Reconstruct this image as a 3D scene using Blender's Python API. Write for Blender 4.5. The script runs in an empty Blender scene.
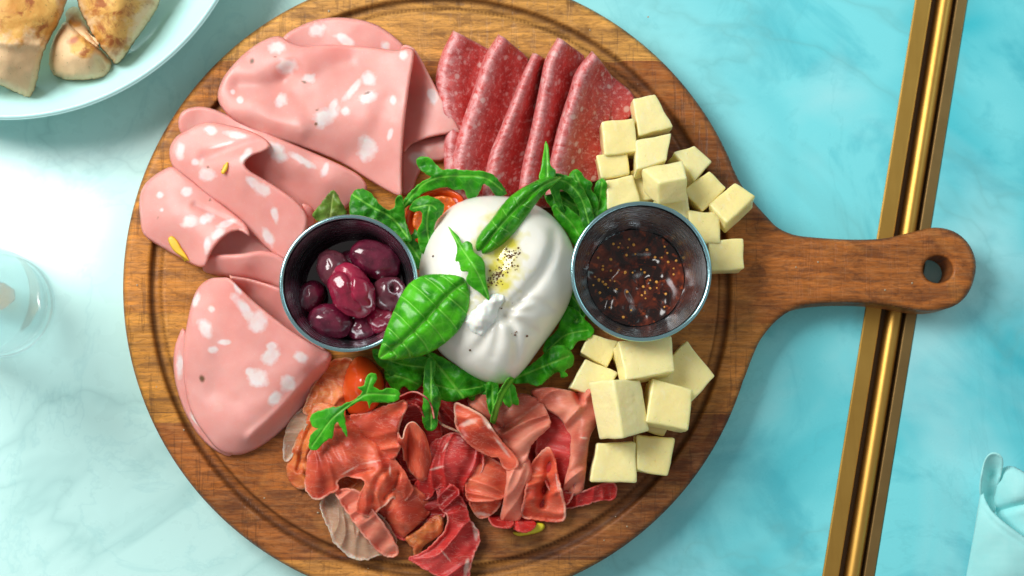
import bpy, math, random
import numpy as np
from mathutils import Vector, Matrix, noise as mn
from mathutils.geometry import delaunay_2d_cdt
random.seed(7); np.random.seed(7)
S = bpy.context.scene
COL = S.collection
# ---------------------------------------------------------------- camera
TILT = math.radians(6.0); DIST = 0.72; BT = 0.020      # BT: height of the board's upper face
FPX = 1024*50/36.0
fwd = Vector((0, math.sin(TILT), -math.cos(TILT)))
CAMP = Vector((0, 0, BT)) - fwd*DIST
cd = bpy.data.cameras.new('camera'); cam = bpy.data.objects.new('camera', cd); COL.objects.link(cam)
cam.location = CAMP; cam.rotation_euler = (TILT, 0, 0)
cd.lens = 50; cd.sensor_width = 36; cd.clip_start = .01; cd.clip_end = 50
cd.dof.use_dof = True; cd.dof.focus_distance = DIST-.02; cd.dof.aperture_fstop = 5.0
S.camera = cam
ct, st = math.cos(TILT), math.sin(TILT)
def Pz(px, py, z):
    """where the line of sight through a photo point meets the height z (metres)"""
    x = (px-512)/FPX; y = (288-py)/FPX
    d = Vector((x, y*ct + st, y*st - ct))
    return CAMP + d*((z-CAMP.z)/d.z)
def P(px, py, h=0.0): return Pz(px, py, BT + h/1000.0)
def Pn(xy, h, base=BT):
    """same, vectorised; xy (n,2), h (n,) millimetres above base"""
    z = base + h/1000.0
    x = (xy[:,0]-512)/FPX; y = (288-xy[:,1])/FPX
    dx, dy, dz = x, y*ct+st, y*st-ct
    t = (z-CAMP.z)/dz
    return np.stack([CAMP.x+dx*t, CAMP.y+dy*t, z], 1)
# ---------------------------------------------------------------- objects
def tag(o, label=None, cat=None, group=None, kind=None):
    if label: o['label'] = label
    if cat: o['category'] = cat
    if group: o['group'] = group
    if kind: o['kind'] = kind
    return o
def link(name, me, mat=None, parent=None):
    o = bpy.data.objects.new(name, me); COL.objects.link(o)
    if mat is not None: me.materials.append(mat)
    if parent is not None: o.parent = parent
    return o
def empty(name, loc=(0,0,0)):
    o = bpy.data.objects.new(name, None); COL.objects.link(o); o.location = loc; o.empty_display_size = .01; return o
def keep(o, parent):
    """parent while keeping world coordinates of a mesh made in world space"""
    o.parent = parent; o.matrix_parent_inverse = Matrix.Translation(parent.location).inverted(); return o
def mesh(name, V, F, smooth=True, attrs=None, uv=None):
    me = bpy.data.meshes.new(name)
    me.from_pydata([tuple(map(float, v)) for v in V], [], [tuple(map(int, f)) for f in F]); me.update()
    if smooth: me.polygons.foreach_set('use_smooth', [True]*len(me.polygons))
    if attrs:
        for k, a in attrs.items():
            at = me.attributes.new(k, 'FLOAT', 'POINT'); at.data.foreach_set('value', np.asarray(a, dtype=np.float32))
    if uv is not None:
        at = me.attributes.new('sheet_uv', 'FLOAT_VECTOR', 'POINT')
        u3 = np.zeros((len(V), 3), dtype=np.float32); u3[:, :2] = uv; at.data.foreach_set('vector', u3.ravel())
    return me
def solid(o, t, off=-1.0):
    m = o.modifiers.new('thickness', 'SOLIDIFY'); m.thickness = t; m.offset = off; m.use_even_offset = False
def shift_origin(o):
    """put a mesh's origin at its own middle"""
    me = o.data; n = len(me.vertices); co = np.empty(n*3); me.vertices.foreach_get('co', co); co = co.reshape(-1, 3)
    c = (co.min(0)+co.max(0))/2; c[2] = co[:,2].min()
    co -= c; me.vertices.foreach_set('co', co.ravel()); me.update(); o.location = Vector(c)
# ---------------------------------------------------------------- curves
def crom(pts, n, closed=False):
    p = np.asarray(pts, float); m = len(p); out = []
    segs = m if closed else m-1
    for i in range(segs):
        if closed: a, b, c, d = p[(i-1) % m], p[i], p[(i+1) % m], p[(i+2) % m]
        else:
            b, c = p[i], p[i+1]; a = p[i-1] if i > 0 else 2*b-c; d = p[i+2] if i+2 < m else 2*c-b
        for k in range(n):
            t = k/n
            out.append(.5*((2*b)+(-a+c)*t+(2*a-5*b+4*c-d)*t*t+(-a+3*b-3*c+d)*t**3))
    if not closed: out.append(p[-1])
    return np.array(out)
def resample(c, step, closed=False):
    if closed: c = np.vstack([c, c[:1]])
    d = np.r_[0, np.cumsum(np.linalg.norm(np.diff(c, axis=0), axis=1))]
    n = max(4, int(d[-1]/step)); s = np.linspace(0, d[-1], n+1)
    o = np.stack([np.interp(s, d, c[:, k]) for k in range(c.shape[1])], 1)
    return o[:-1] if closed else o
def pdist(pts, line, closed=False):
    """distance of every point to a polyline"""
    L = np.asarray(line, float)
    if closed: L = np.vstack([L, L[:1]])
    best = np.full(len(pts), 1e9)
    for a, b in zip(L[:-1], L[1:]):
        ab = b-a; t = np.clip(((pts-a)@ab)/max(ab@ab, 1e-9), 0, 1)
        q = pts-(a+t[:, None]*ab); best = np.minimum(best, np.sqrt((q*q).sum(1)))
    return best
def inside(pts, poly):
    x, y = pts[:, 0], pts[:, 1]; r = np.zeros(len(pts), bool); n = len(poly); j = n-1
    for i in range(n):
        xi, yi = poly[i]; xj, yj = poly[j]
        c = ((yi > y) != (yj > y)) & (x < (xj-xi)*(y-yi)/((yj-yi)+1e-12)+xi); r ^= c; j = i
    return r
def tps(ctrl, pts):
    c = np.asarray(ctrl, float); X = c[:, :2]/50; n = len(c)
    def U(r2): return np.where(r2 > 1e-12, r2*np.log(r2+1e-12), 0)
    K = U(((X[:, None]-X[None])**2).sum(2)) + np.eye(n)*0.01
    Pm = np.c_[np.ones(n), X]; A = np.zeros((n+3, n+3)); A[:n, :n] = K; A[:n, n:] = Pm; A[n:, :n] = Pm.T
    w = np.linalg.solve(A, np.r_[c[:, 2], 0, 0, 0]); Y = pts/50
    return U(((Y[:, None]-X[None])**2).sum(2))@w[:n] + np.c_[np.ones(len(Y)), Y]@w[n:]
def fbm(xy, sc, seed=0, octv=3):
    return np.array([mn.fractal(Vector((x*sc+seed*13.7, y*sc-seed*7.3, seed*3.1)), .6, 2.1, octv) for x, y in xy])
def spots_mask(xy, spots, seed=0, wob=.24):
    m = np.zeros(len(xy))
    if not spots: return m
    nz = fbm(xy, .12, seed, 3)
    for sp in spots:
        x, y, rx = sp[:3]; ry = sp[3] if len(sp) > 3 else rx; a = math.radians(sp[4]) if len(sp) > 4 else 0
        dx, dy = xy[:, 0]-x, xy[:, 1]-y
        g_ = 1.18 if rx > 3.9 else 1.; u = (dx*math.cos(a)+dy*math.sin(a))/rx/g_; v = (-dx*math.sin(a)+dy*math.cos(a))/ry/g_
        m = np.maximum(m, np.clip((1.0-np.sqrt(u*u+v*v)+nz*wob)*1.7, 0, 1))
    return m
# ---------------------------------------------------------------- sheets
def sheet_data(outline, ctrl, step=1.3, drop=2.0, dw=5.0, wr=0.22, ws=.03, seed=1, valleys=(), spots=(), specks=(), ribs=(), ribd=.6, fold=None, wo=2, base=BT, smooth=4, uvrot=0., edgenoise=0.):
    """outline: photo points; ctrl: (px, py, h mm) heights met by a thin plate; drop/dw: how far and how wide the rim rolls down"""
    o = resample(crom(outline, smooth, True), step, True)
    if edgenoise:
        nz = fbm(o, .25, seed+9, 2); nz2 = fbm(o, .25, seed+19, 2); o = o + np.stack([nz, nz2], 1)*edgenoise
    lo, hi = o.min(0), o.max(0)
    gx, gy = np.meshgrid(np.arange(lo[0], hi[0], step), np.arange(lo[1], hi[1], step)); gx = gx + (np.arange(gx.shape[0]) % 2)[:, None]*step/2
    g = np.stack([gx.ravel(), gy.ravel()], 1); g = g[inside(g, o)]; g = g[pdist(g, o, True) > step*.55]
    allp = np.vstack([o, g]); n = len(o)
    vs, es, fs, ov, oe, of = delaunay_2d_cdt([Vector(p) for p in allp], [], [list(range(n))], 1, 1e-5)
    xy = np.array([tuple(v) for v in vs]); d = pdist(xy, o, True)
    h = tps(ctrl, xy) if len(ctrl) > 2 else np.full(len(xy), float(ctrl[0][2]))
    if drop:
        q = 1-np.clip(d/dw, 0, 1); h = h - drop*(1-np.sqrt(np.clip(1-q*q, 0, 1)))
    for line, dep, wid in valleys:
        h = h - dep*np.exp(-(pdist(xy, crom(line, 5))/wid)**2)
    if wr: h = h + wr*2*fbm(xy, ws, seed, wo)
    if fold:
        fa, wl, am = fold; fa = math.radians(fa); tt = (xy[:, 0]*math.cos(fa)+xy[:, 1]*math.sin(fa))/wl; ss = (-xy[:, 0]*math.sin(fa)+xy[:, 1]*math.cos(fa))/(wl*5)
        fz = np.array([1-2.2*abs(mn.noise(Vector((a_+.5*mn.noise(Vector((a_*.6, b_*2, seed))), b_, seed*1.7)))) for a_, b_ in zip(tt, ss)])
        h = h + am*(fz-.4)*np.clip(d/4+.35, 0, 1)
    rm = np.zeros(len(xy))
    for r in ribs:
        w = r[1] if isinstance(r, tuple) else .9; line = r[0] if isinstance(r, tuple) else r
        rm = np.maximum(rm, np.exp(-(pdist(xy, crom(line, 4))/w)**2))
    h = h - ribd*rm
    W = Pn(xy, h, base)
    F = [f if sum((xy[f[k]][0]-xy[f[k-1]][0])*(xy[f[k]][1]+xy[f[k-1]][1]) for k in range(len(f))) > 0 else f[::-1] for f in fs]
    # photo y points down: the faces are turned so their normals point up
    a, b, c = W[F[0][0]], W[F[0][1]], W[F[0][2]]
    if np.cross(b-a, c-a)[2] < 0: F = [f[::-1] for f in F]
    ca, sa = math.cos(uvrot), math.sin(uvrot)
    uv = np.stack([xy[:, 0]*ca+xy[:, 1]*sa, -xy[:, 0]*sa+xy[:, 1]*ca], 1)*.5
    return W, F, dict(fat=spots_mask(xy, spots, seed), speck=spots_mask(xy, specks, seed+3, .15), rim=np.clip(d/10, 0, 1), rib=rm), uv
def join_data(datas):
    V, F, A, U = [], [], {}, []; off = 0
    for v, f, a, u in datas:
        V.append(v); F += [tuple(i+off for i in q) for q in f]; off += len(v); U.append(u)
        for k in a: A.setdefault(k, []).append(a[k])
    return np.vstack(V), F, {k: np.concatenate(x) for k, x in A.items()}, np.vstack(U)
def sheet(name, pieces, mat, t=.0015, parent=None, **tagkw):
    V, F, A, U = join_data(pieces)
    o = link(name, mesh(name, V, F, True, A, U), mat); shift_origin(o)
    if t: solid(o, t)
    if parent: keep(o, parent)
    if tagkw: tag(o, **tagkw)
    return o
def curl(rows, nu=10, nv=8, wr=.3, seed=1, spots=(), base=BT):
    """surface through a net of (px, py, h) points, for strips that turn under themselves"""
    R = np.array(rows, float)
    A = np.array([crom(r, nu) for r in R]); B = np.array([crom(A[:, j], nv) for j in range(A.shape[1])])   # (cols, rows, 3)
    nc, nr = B.shape[:2]; Q = B.reshape(-1, 3); h = Q[:, 2] + wr*2*fbm(Q[:, :2]+Q[:, 2:3]*.7, .06, seed)
    W = Pn(Q[:, :2], h, base); F = [(i*nr+j, i*nr+j+1, (i+1)*nr+j+1, (i+1)*nr+j) for i in range(nc-1) for j in range(nr-1)]
    uu, vv = np.meshgrid(np.arange(nc)/nu, np.arange(nr)/nv, indexing='ij')
    e = np.minimum(np.minimum(uu, uu.max()-uu), np.minimum(vv, vv.max()-vv)).ravel()
    G = B*np.array([1, 1, 2.]); au = np.cumsum(np.r_[np.zeros((1, nr)), np.linalg.norm(np.diff(G, axis=0), axis=2)], 0); av = np.cumsum(np.c_[np.zeros((nc, 1)), np.linalg.norm(np.diff(G, axis=1), axis=2)], 1)
    au = au-au[nc//2]; uv = np.stack([au.ravel()+seed*37., (av*0+av.mean(0)).ravel()+seed*91.], 1)*.5
    return W, F, dict(fat=spots_mask(Q[:, :2], spots, seed), speck=np.zeros(len(Q)), rim=np.clip(e*1.5, 0, 1), rib=np.zeros(len(Q))), uv
# ---------------------------------------------------------------- materials
class NT:
    def __init__(s, name, **kw):
        s.m = bpy.data.materials.new(name); s.m.use_nodes = True; s.t = s.m.node_tree; s.n = s.t.nodes; s.b = s.n['Principled BSDF']
        for k, v in kw.items(): s.set(s.b, k, v)
    def set(s, nd, k, v):
        k = {'base': 'Base Color', 'rough': 'Roughness', 'metal': 'Metallic', 'sss': 'Subsurface Weight', 'sssr': 'Subsurface Radius', 'ssss': 'Subsurface Scale', 'spec': 'Specular IOR Level', 'coat': 'Coat Weight', 'coatr': 'Coat Roughness', 'trans': 'Transmission Weight', 'ior': 'IOR', 'alpha': 'Alpha', 'sheen': 'Sheen Weight'}.get(k, k)
        if hasattr(v, 'links') or hasattr(v, 'is_linked'): s.t.links.new(v, nd.inputs[k]); return
        if isinstance(v, (tuple, list)) and len(v) == 3 and nd.inputs[k].type == 'RGBA': v = (*v, 1)
        nd.inputs[k].default_value = v
    def node(s, ty, props=None, **ins):
        nd = s.n.new(ty)
        for k, v in (props or {}).items(): setattr(nd, k, v)
        for k, v in ins.items(): s.set(nd, int(k[1:]) if k[0] == '_' else k.replace('__', ' '), v)
        return nd
    def coord(s, kind='Object'): return s.node('ShaderNodeTexCoord').outputs[kind]
    def pos(s): return s.node('ShaderNodeNewGeometry').outputs['Position']
    def attr(s, name, out='Fac'): return s.node('ShaderNodeAttribute', dict(attribute_name=name)).outputs[out]
    def mapv(s, vec, scale=(1,1,1), rot=(0,0,0), loc=(0,0,0)): return s.node('ShaderNodeMapping', None, Vector=vec, Scale=scale, Rotation=rot, Location=loc).outputs[0]
    def noise(s, vec, scale, detail=4, rough=.55, dist=0, out='Fac'): return s.node('ShaderNodeTexNoise', None, Vector=vec, Scale=scale, Detail=detail, Roughness=rough, Distortion=dist).outputs[out]
    def voro(s, vec, scale, out='Distance', feat='F1', rand=1.): return s.node('ShaderNodeTexVoronoi', dict(feature=feat), Vector=vec, Scale=scale, Randomness=rand).outputs[out]
    def ramp(s, fac, stops, interp='LINEAR'):
        r = s.n.new('ShaderNodeValToRGB'); r.color_ramp.interpolation = interp; el = r.color_ramp.elements
        while len(el) < len(stops): el.new(.5)
        for e, (p, c) in zip(el, stops):
            e.position = p; c = (c, c, c) if isinstance(c, (int, float)) else c; e.color = (*c, 1)
        s.t.links.new(fac, r.inputs[0]); return r.outputs[0]
    def mix(s, fac, a, b, mode='MIX'):
        nd = s.node('ShaderNodeMix', dict(data_type='RGBA', blend_type=mode))
        for k, v in ((0, fac), (6, a), (7, b)):
            if hasattr(v, 'is_linked'): s.t.links.new(v, nd.inputs[k])
            else: nd.inputs[k].default_value = (*v, 1) if isinstance(v, (tuple, list)) else v
        return nd.outputs[2]
    def math(s, op, a, b=0.0, c=0.0, clamp=False):
        nd = s.node('ShaderNodeMath', dict(operation=op, use_clamp=clamp))
        for k, v in ((0, a), (1, b), (2, c)):
            if hasattr(v, 'is_linked'): s.t.links.new(v, nd.inputs[k])
            else: nd.inputs[k].default_value = v
        return nd.outputs[0]
    def sep(s, v): return s.node('ShaderNodeSeparateXYZ', None, Vector=v).outputs
    def bump(s, h, strength=.3, dist=.001, normal=None):
        nd = s.node('ShaderNodeBump', None, Height=h, Strength=strength, Distance=dist)
        if normal is not None: s.t.links.new(normal, nd.inputs['Normal'])
        return nd.outputs[0]
    def out(s, **kw):
        for k, v in kw.items(): s.set(s.b, k, v)
        return s.m
# ================================================================ materials
def PXN(nt):
    """photo-like coordinates of a point of the table, from its world position (for placing planks and veins)"""
    p = nt.pos(); s_ = nt.sep(p); k = 1/.00050633
    return nt.math('MULTIPLY_ADD', s_[0], k, 512.), nt.math('MULTIPLY_ADD', s_[1], -k, 288.), p
def marble():
    nt = NT('veined_marble', rough=.3); X, Y, p = PXN(nt)
    big = nt.noise(p, 5.2, 3, .5, 1.2)
    cl = nt.noise(nt.mapv(p, (1, 1, 1), (0, 0, .7)), 11, 7, .6, 1.8)
    side = nt.math('MULTIPLY', nt.math('SUBTRACT', X, 260.), 1/560., clamp=True)   # mint-to-cyan colour cast of the light, painted into the marble base
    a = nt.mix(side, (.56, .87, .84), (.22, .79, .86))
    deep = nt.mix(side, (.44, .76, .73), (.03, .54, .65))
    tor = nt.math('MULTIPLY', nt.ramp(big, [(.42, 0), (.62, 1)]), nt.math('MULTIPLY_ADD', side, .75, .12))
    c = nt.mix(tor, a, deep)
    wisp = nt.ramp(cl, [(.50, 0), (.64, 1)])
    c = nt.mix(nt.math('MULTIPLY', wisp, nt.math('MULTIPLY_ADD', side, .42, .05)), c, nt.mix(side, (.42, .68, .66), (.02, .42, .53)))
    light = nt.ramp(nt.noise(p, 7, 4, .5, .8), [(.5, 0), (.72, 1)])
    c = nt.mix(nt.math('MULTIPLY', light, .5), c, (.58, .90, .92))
    # thin veins
    w = nt.noise(nt.mapv(p, (1, 1, 1), (0, 0, .5)), 4.5, 5, .55, .6)
    v = nt.math('ABSOLUTE', nt.math('SUBTRACT', w, .5))
    vein = nt.ramp(v, [(0, 1), (.006, .5), (.022, 0)])
    c = nt.mix(nt.math('MULTIPLY', vein, .28), c, (.16, .42, .42))
    w2 = nt.noise(nt.mapv(p, (1, 1, 1), (0, 0, -.6), (3, 1, 0)), 7.5, 6, .6, 1.0)
    v2 = nt.ramp(nt.math('ABSOLUTE', nt.math('SUBTRACT', w2, .48)), [(0, 1), (.014, 0)])
    c = nt.mix(nt.math('MULTIPLY', v2, .13), c, (.10, .45, .50))
    r = nt.math('MULTIPLY_ADD', nt.noise(p, 60, 3), .12, .22)
    return nt.out(base=c, rough=r, spec=.4)
def wood():
    nt = NT('oiled_butcher_block', rough=.5); X, Y, p = PXN(nt)
    wob = nt.math('MULTIPLY_ADD', nt.noise(p, 9, 2), 5., -2.5)
    Yw = nt.math('ADD', Y, nt.math('MULTIPLY', wob, .3)); f = nt.math('MULTIPLY_ADD', Yw, 1/700., 40/700.)
    def q(y): return (y+40)/700.
    tan, gold, mid, red, dark, dk2 = (.92, .45, .10), (.84, .33, .045), (.72, .245, .034), (.62, .185, .030), (.27, .076, .018), (.44, .132, .026)
    L = nt.ramp(f, [(0, tan), (q(54), mid), (q(128), gold), (q(205), (.76, .285, .038)), (q(312), (.86, .36, .05)), (q(421), red), (q(487), (.46, .145, .032)), (q(554), (.80, .34, .07))], 'CONSTANT')
    R = nt.ramp(f, [(0, tan), (q(54), dk2), (q(135), (.34, .105, .025)), (q(218), (.60, .185, .034)), (q(322), (.70, .26, .05)), (q(412), dark), (q(478), (.34, .11, .026)), (q(554), (.68, .28, .06))], 'CONSTANT')
    lr = nt.math('GREATER_THAN', nt.math('ADD', X, nt.math('MULTIPLY', nt.math('SNAP', Y, 70.), .3)), 560.)
    c = nt.mix(lr, L, R)
    off = nt.math('MULTIPLY', nt.math('SNAP', Y, 61.), 7.3)
    comb = nt.node('ShaderNodeCombineXYZ', None, X=nt.math('ADD', X, off), Y=nt.math('MULTIPLY', Y, 9.), Z=off).outputs[0]
    g1 = nt.noise(comb, .011, 6, .62, .7); g2 = nt.noise(comb, .05, 5, .6, .4)
    blot = nt.noise(nt.node('ShaderNodeCombineXYZ', None, X=nt.math('ADD', X, off), Y=nt.math('MULTIPLY', Y, 2.6), Z=off).outputs[0], .018, 5, .65, 1.6)
    fig = nt.noise(nt.node('ShaderNodeCombineXYZ', None, X=nt.math('ADD', X, off), Y=nt.math('MULTIPLY', Y, 4.), Z=off).outputs[0], .05, 4, .6, 2.2)
    rad = nt.math('SQRT', nt.math('ADD', nt.math('POWER', nt.math('SUBTRACT', X, 440.), 2.), nt.math('POWER', nt.math('SUBTRACT', Y, 288.), 2.)))
    comb2 = nt.node('ShaderNodeCombineXYZ', None, X=nt.math('ADD', X, off), Y=nt.math('MULTIPLY', Y, 3.), Z=0.).outputs[0]
    rings = nt.node('ShaderNodeTexWave', dict(wave_type='BANDS', bands_direction='Y', wave_profile='SAW'), Vector=comb2, Scale=.016, Distortion=9., Detail=3., Detail__Scale=.35).outputs['Fac']
    c = nt.mix(nt.ramp(g1, [(.35, 0), (.65, .75)]), c, nt.mix(.68, c, (.05, .018, .008)), 'MIX')
    c = nt.mix(nt.math('MULTIPLY', nt.ramp(rings, [(.0, 0), (.8, .5), (1, 1)]), .45), c, nt.mix(.62, c, (.05, .02, .012)))
    c = nt.mix(nt.ramp(g2, [(.45, 0), (.75, .55)]), c, nt.mix(.4, c, (.72, .42, .2)))
    c = nt.mix(nt.ramp(blot, [(.42, 0), (.52, .2), (.62, .75)]), c, nt.mix(.62, c, (.06, .018, .012)))
    c = nt.mix(nt.ramp(fig, [(.50, 0), (.62, .6)]), c, nt.mix(.55, c, (.06, .022, .010)))
    c = nt.mix(nt.ramp(nt.noise(p, 30, 5, .6, 1.), [(.52, 0), (.7, .5)]), c, nt.mix(.4, c, (.9, .42, .10)))
    # pores and knife marks across the grain
    pores = nt.ramp(nt.noise(nt.node('ShaderNodeCombineXYZ', None, X=nt.math('MULTIPLY', X, .25), Y=nt.math('MULTIPLY', Y, 2.4), Z=0.).outputs[0], .6, 3, .6), [(.60, 0), (.70, 1)])
    c = nt.mix(nt.math('MULTIPLY', pores, .45), c, (.05, .02, .01))
    km = nt.noise(nt.node('ShaderNodeCombineXYZ', None, X=nt.math('MULTIPLY', X, 2.2), Y=nt.math('MULTIPLY', Y, .16), Z=5.).outputs[0], .10, 4, .65, .5)
    cut = nt.ramp(km, [(.56, 0), (.62, 1)])
    hand = nt.math('MULTIPLY', nt.math('LESS_THAN', X, 760.), nt.ramp(nt.math('MULTIPLY', rad, .002), [(.575, .12), (.59, .95)]))
    c = nt.mix(nt.math('MULTIPLY', nt.math('MULTIPLY', cut, hand), .38), c, (.06, .025, .012))
    # joints between planks
    for y in (54, 218, 412, 554):
        j = nt.ramp(nt.math('ABSOLUTE', nt.math('SUBTRACT', Yw, float(y))), [(.0, 1), (1., 0)])
        c = nt.mix(nt.math('MULTIPLY', j, .6), c, (.04, .016, .01))
    # oil and fat left on the surface: glossier patches
    oil = nt.noise(p, 26, 4, .6, .5)
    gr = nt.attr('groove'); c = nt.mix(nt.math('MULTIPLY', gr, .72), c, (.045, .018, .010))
    rg = nt.ramp(oil, [(.35, .30), (.65, .58)])
    b = nt.bump(nt.math('ADD', nt.math('MULTIPLY', g1, .6), nt.math('ADD', nt.math('MULTIPLY', cut, -.5), nt.math('MULTIPLY', pores, -.5))), .35, .0008)
    return nt.out(base=c, rough=rg, spec=.22, Normal=b)
def simple(name, col, rough=.5, var=0.0, scale=40, bump=0.0, **kw):
    nt = NT(name, rough=rough, **kw); p = nt.coord('Object')
    if var:
        n = nt.noise(p, scale, 4); c = nt.mix(n, tuple(x*(1-var) for x in col), tuple(min(1, x*(1+var)) for x in col)); nt.set(nt.b, 'base', c)
    else: nt.set(nt.b, 'base', col)
    if bump: nt.set(nt.b, 'Normal', nt.bump(nt.noise(p, scale*6, 3), bump, .001))
    return nt.m
def steel():
    nt = NT('brushed_steel', metal=1., rough=.24); p = nt.coord('Object')
    s_ = nt.sep(p); z = nt.node('ShaderNodeCombineXYZ', None, X=0., Y=0., Z=s_[2]).outputs[0]
    n = nt.noise(nt.mapv(p, (1, 1, 12)), 45, 3, .5); n2 = nt.noise(z, 900, 2)
    c = nt.mix(nt.noise(p, 30, 2), (.60, .67, .70), (.72, .80, .84))
    return nt.out(base=c, rough=nt.math('MULTIPLY_ADD', n, .25, .14), Normal=nt.bump(nt.math('ADD', nt.math('MULTIPLY', n, .25), n2), .07, .0004))
def brass():
    nt = NT('brushed_brass', metal=1., rough=.34); p = nt.pos()
    n = nt.noise(nt.mapv(p, (26, 1.5, 26), (0, 0, -.16)), 30, 4, .6)
    c = nt.mix(nt.noise(p, 30, 4, .6), (.50, .27, .055), (.66, .40, .10))
    return nt.out(base=c, rough=nt.math('MULTIPLY_ADD', n, .2, .36), Normal=nt.bump(n, .06, .0004))
M_RIM = simple('polished_steel_rim', (.36, .60, .64), .2, 0, metal=1.)
M_MARBLE, M_WOOD, M_STEEL, M_BRASS = marble(), wood(), steel(), brass()
M_GAP = simple('dark_gap', (.10, .06, .025), .6)
M_BAND3 = simple('dull_bronze', (.30, .19, .07), .42, .25, 60, .05, metal=.85)
M_CHINA = simple('pale_glazed_china', (.50, .83, .82), .16, .03, 30)
# ================================================================ table
def slab(name, quad, top, thick, mat, parent=None, bev=.0):
    """quad: four photo points at height top"""
    T = [Pz(x, y, top) for x, y in quad]; V = [tuple(v) for v in T]+[(v.x, v.y, top-thick) for v in T]
    F = [(3, 2, 1, 0), (4, 5, 6, 7)]+[(i, (i+1) % 4, 4+(i+1) % 4, 4+i) for i in range(4)]
    o = link(name, mesh(name, V, F, False), mat)
    if bev:
        m = o.modifiers.new('soft_edge', 'BEVEL'); m.width = bev; m.segments = 3
    if parent: keep(o, parent)
    return o
def lx(x0, y, x0b=None): return x0-93/576.*y       # the trims all run parallel
def strip(x0, x1, ya=-260, yb=840): return [(lx(x0, ya), ya), (lx(x1, ya), ya), (lx(x1, yb), yb), (lx(x0, yb), yb)]
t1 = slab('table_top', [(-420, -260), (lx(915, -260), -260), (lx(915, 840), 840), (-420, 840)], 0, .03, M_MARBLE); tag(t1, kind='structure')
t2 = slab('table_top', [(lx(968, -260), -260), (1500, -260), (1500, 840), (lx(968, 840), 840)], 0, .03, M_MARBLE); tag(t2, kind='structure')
slab('brass_edge', strip(915.3, 932), .0006, .028, M_BRASS, t1, .0008)
slab('brass_edge', strip(957, 967.7), .0004, .028, M_BAND3, t2, .0006)
# the raised rounded bead of the right-hand table
def bead(x0, x1, z0, r, name, parent):
    a0, a1 = Pz(lx(x0, -260), -260, z0), Pz(lx(x1, -260), -260, z0); b0, b1 = Pz(lx(x0, 840), 840, z0), Pz(lx(x1, 840), 840, z0)
    V, n = [], 12
    for A, B in ((a0, a1), (b0, b1)):
        for i in range(n+1):
            t = i/n; p = A.lerp(B, t); V.append((p.x, p.y, z0+r*math.sin(math.pi*t)**.6))
        V += [(B.x, B.y, z0-.02), (A.x, A.y, z0-.02)]
    m = n+3; F = [(i, (i+1) % m, m+(i+1) % m, m+i) for i in range(m)]
    o = link(name, mesh(name, V, F, True), M_BRASS); o.data.set_sharp_from_angle(angle=1.0); keep(o, parent); return o
bead(938, 953.2, -.002, .0032, 'brass_bead', t2)
slab('shadow_gap', strip(931, 958), -.006, .02, M_GAP, t2)
# ================================================================ board
CX, CY, RP = 440., 288., 317.
hand = [(731.5, 165), (736, 174.5), (741.5, 185), (748.5, 195.5), (757.5, 206.5), (767, 217), (777, 227), (793, 234.5), (815, 237.5), (850, 239.5), (883, 238.5), (908, 233), (934, 227.5), (955, 232), (970, 246), (976, 266), (970, 290), (956, 305), (934, 311), (910, 309.5), (885, 305), (858, 303), (825, 303.5), (797, 308), (777, 320), (761, 339), (752, 358), (744.5, 378)]
hc = resample(crom(hand, 6), 2.5)
a0 = math.atan2(378-CY, 744.5-CX); a1 = math.atan2(165-CY, 731.5-CX)+2*math.pi
arc = [(CX+RP*math.cos(a), CY+RP*math.sin(a)) for a in np.linspace(a0, a1, 640)[1:-1]]
OUT = np.vstack([hc, arc]); hole = [(937.5+14.5*math.cos(a), 269.5+13.5*math.sin(a)) for a in np.linspace(0, 2*math.pi, 48, endpoint=False)]
HOL = np.array(hole)
def offs(c, d, cl=True):
    n = np.roll(c, -1, 0)-np.roll(c, 1, 0); n = np.stack([-n[:, 1], n[:, 0]], 1); n /= np.linalg.norm(n, axis=1)[:, None]
    t = c+n*.1; s_ = 1 if (inside(t, c).mean() > .5) == (d > 0) else -1
    return c+n*abs(d)*s_
pts = []
for d in (.5, 1.4, 2.8, 4.8, 7.0): pts.append(offs(OUT, d)[::2])
for d in (.5, 1.3, 2.6, 4.5): pts.append(offs(HOL, -d))
for r in list(range(8, 272, 12))+[273+i*1.5 for i in range(17)]+[301, 305]:
    n = max(8, int(2*math.pi*r/(4 if r > 270 else 12))); a = np.arange(n)/n*2*math.pi+r; pts.append(np.stack([CX+r*np.cos(a), CY+r*np.sin(a)], 1))
gx, gy = np.meshgrid(np.arange(760, 975, 7.), np.arange(175, 375, 7.)); pts.append(np.stack([gx.ravel()+np.random.rand(gx.size), gy.ravel()+np.random.rand(gx.size)], 1))
g = np.vstack(pts); g = g[inside(g, OUT) & ~inside(g, HOL)]; dd = np.minimum(pdist(g, OUT, True), pdist(g, HOL, True)); g = g[dd > .4]
allp = np.vstack([OUT, HOL, g]); no, nh = len(OUT), len(HOL)
vs, es, fs, ov, oe, of = delaunay_2d_cdt([Vector(p) for p in allp], [(no+i, no+(i+1) % nh) for i in range(nh)], [list(range(no))], 1, 1e-5)
xy = np.array([tuple(v) for v in vs]); rr = np.hypot(xy[:, 0]-CX, xy[:, 1]-CY)
d = np.minimum(pdist(xy, OUT, True), pdist(xy, HOL, True)*1.3); q = 1-np.clip(d/6.5, 0, 1); h = -3.0*(1-np.sqrt(np.clip(1-q*q, 0, 1)))
gg = np.clip(1-((rr-284.5)/6.6)**2, 0, 1); h -= 3.4*np.sqrt(gg); W = Pn(xy, h)
groove = np.clip(np.exp(-((rr-288.2)/2.6)**2)+.75*np.exp(-((rr-279)/1.3)**2)+.25*np.clip(1-((rr-284)/7.2)**2, 0, 1)+.8*np.exp(-(d/1.3)**2), 0, 1)
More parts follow.
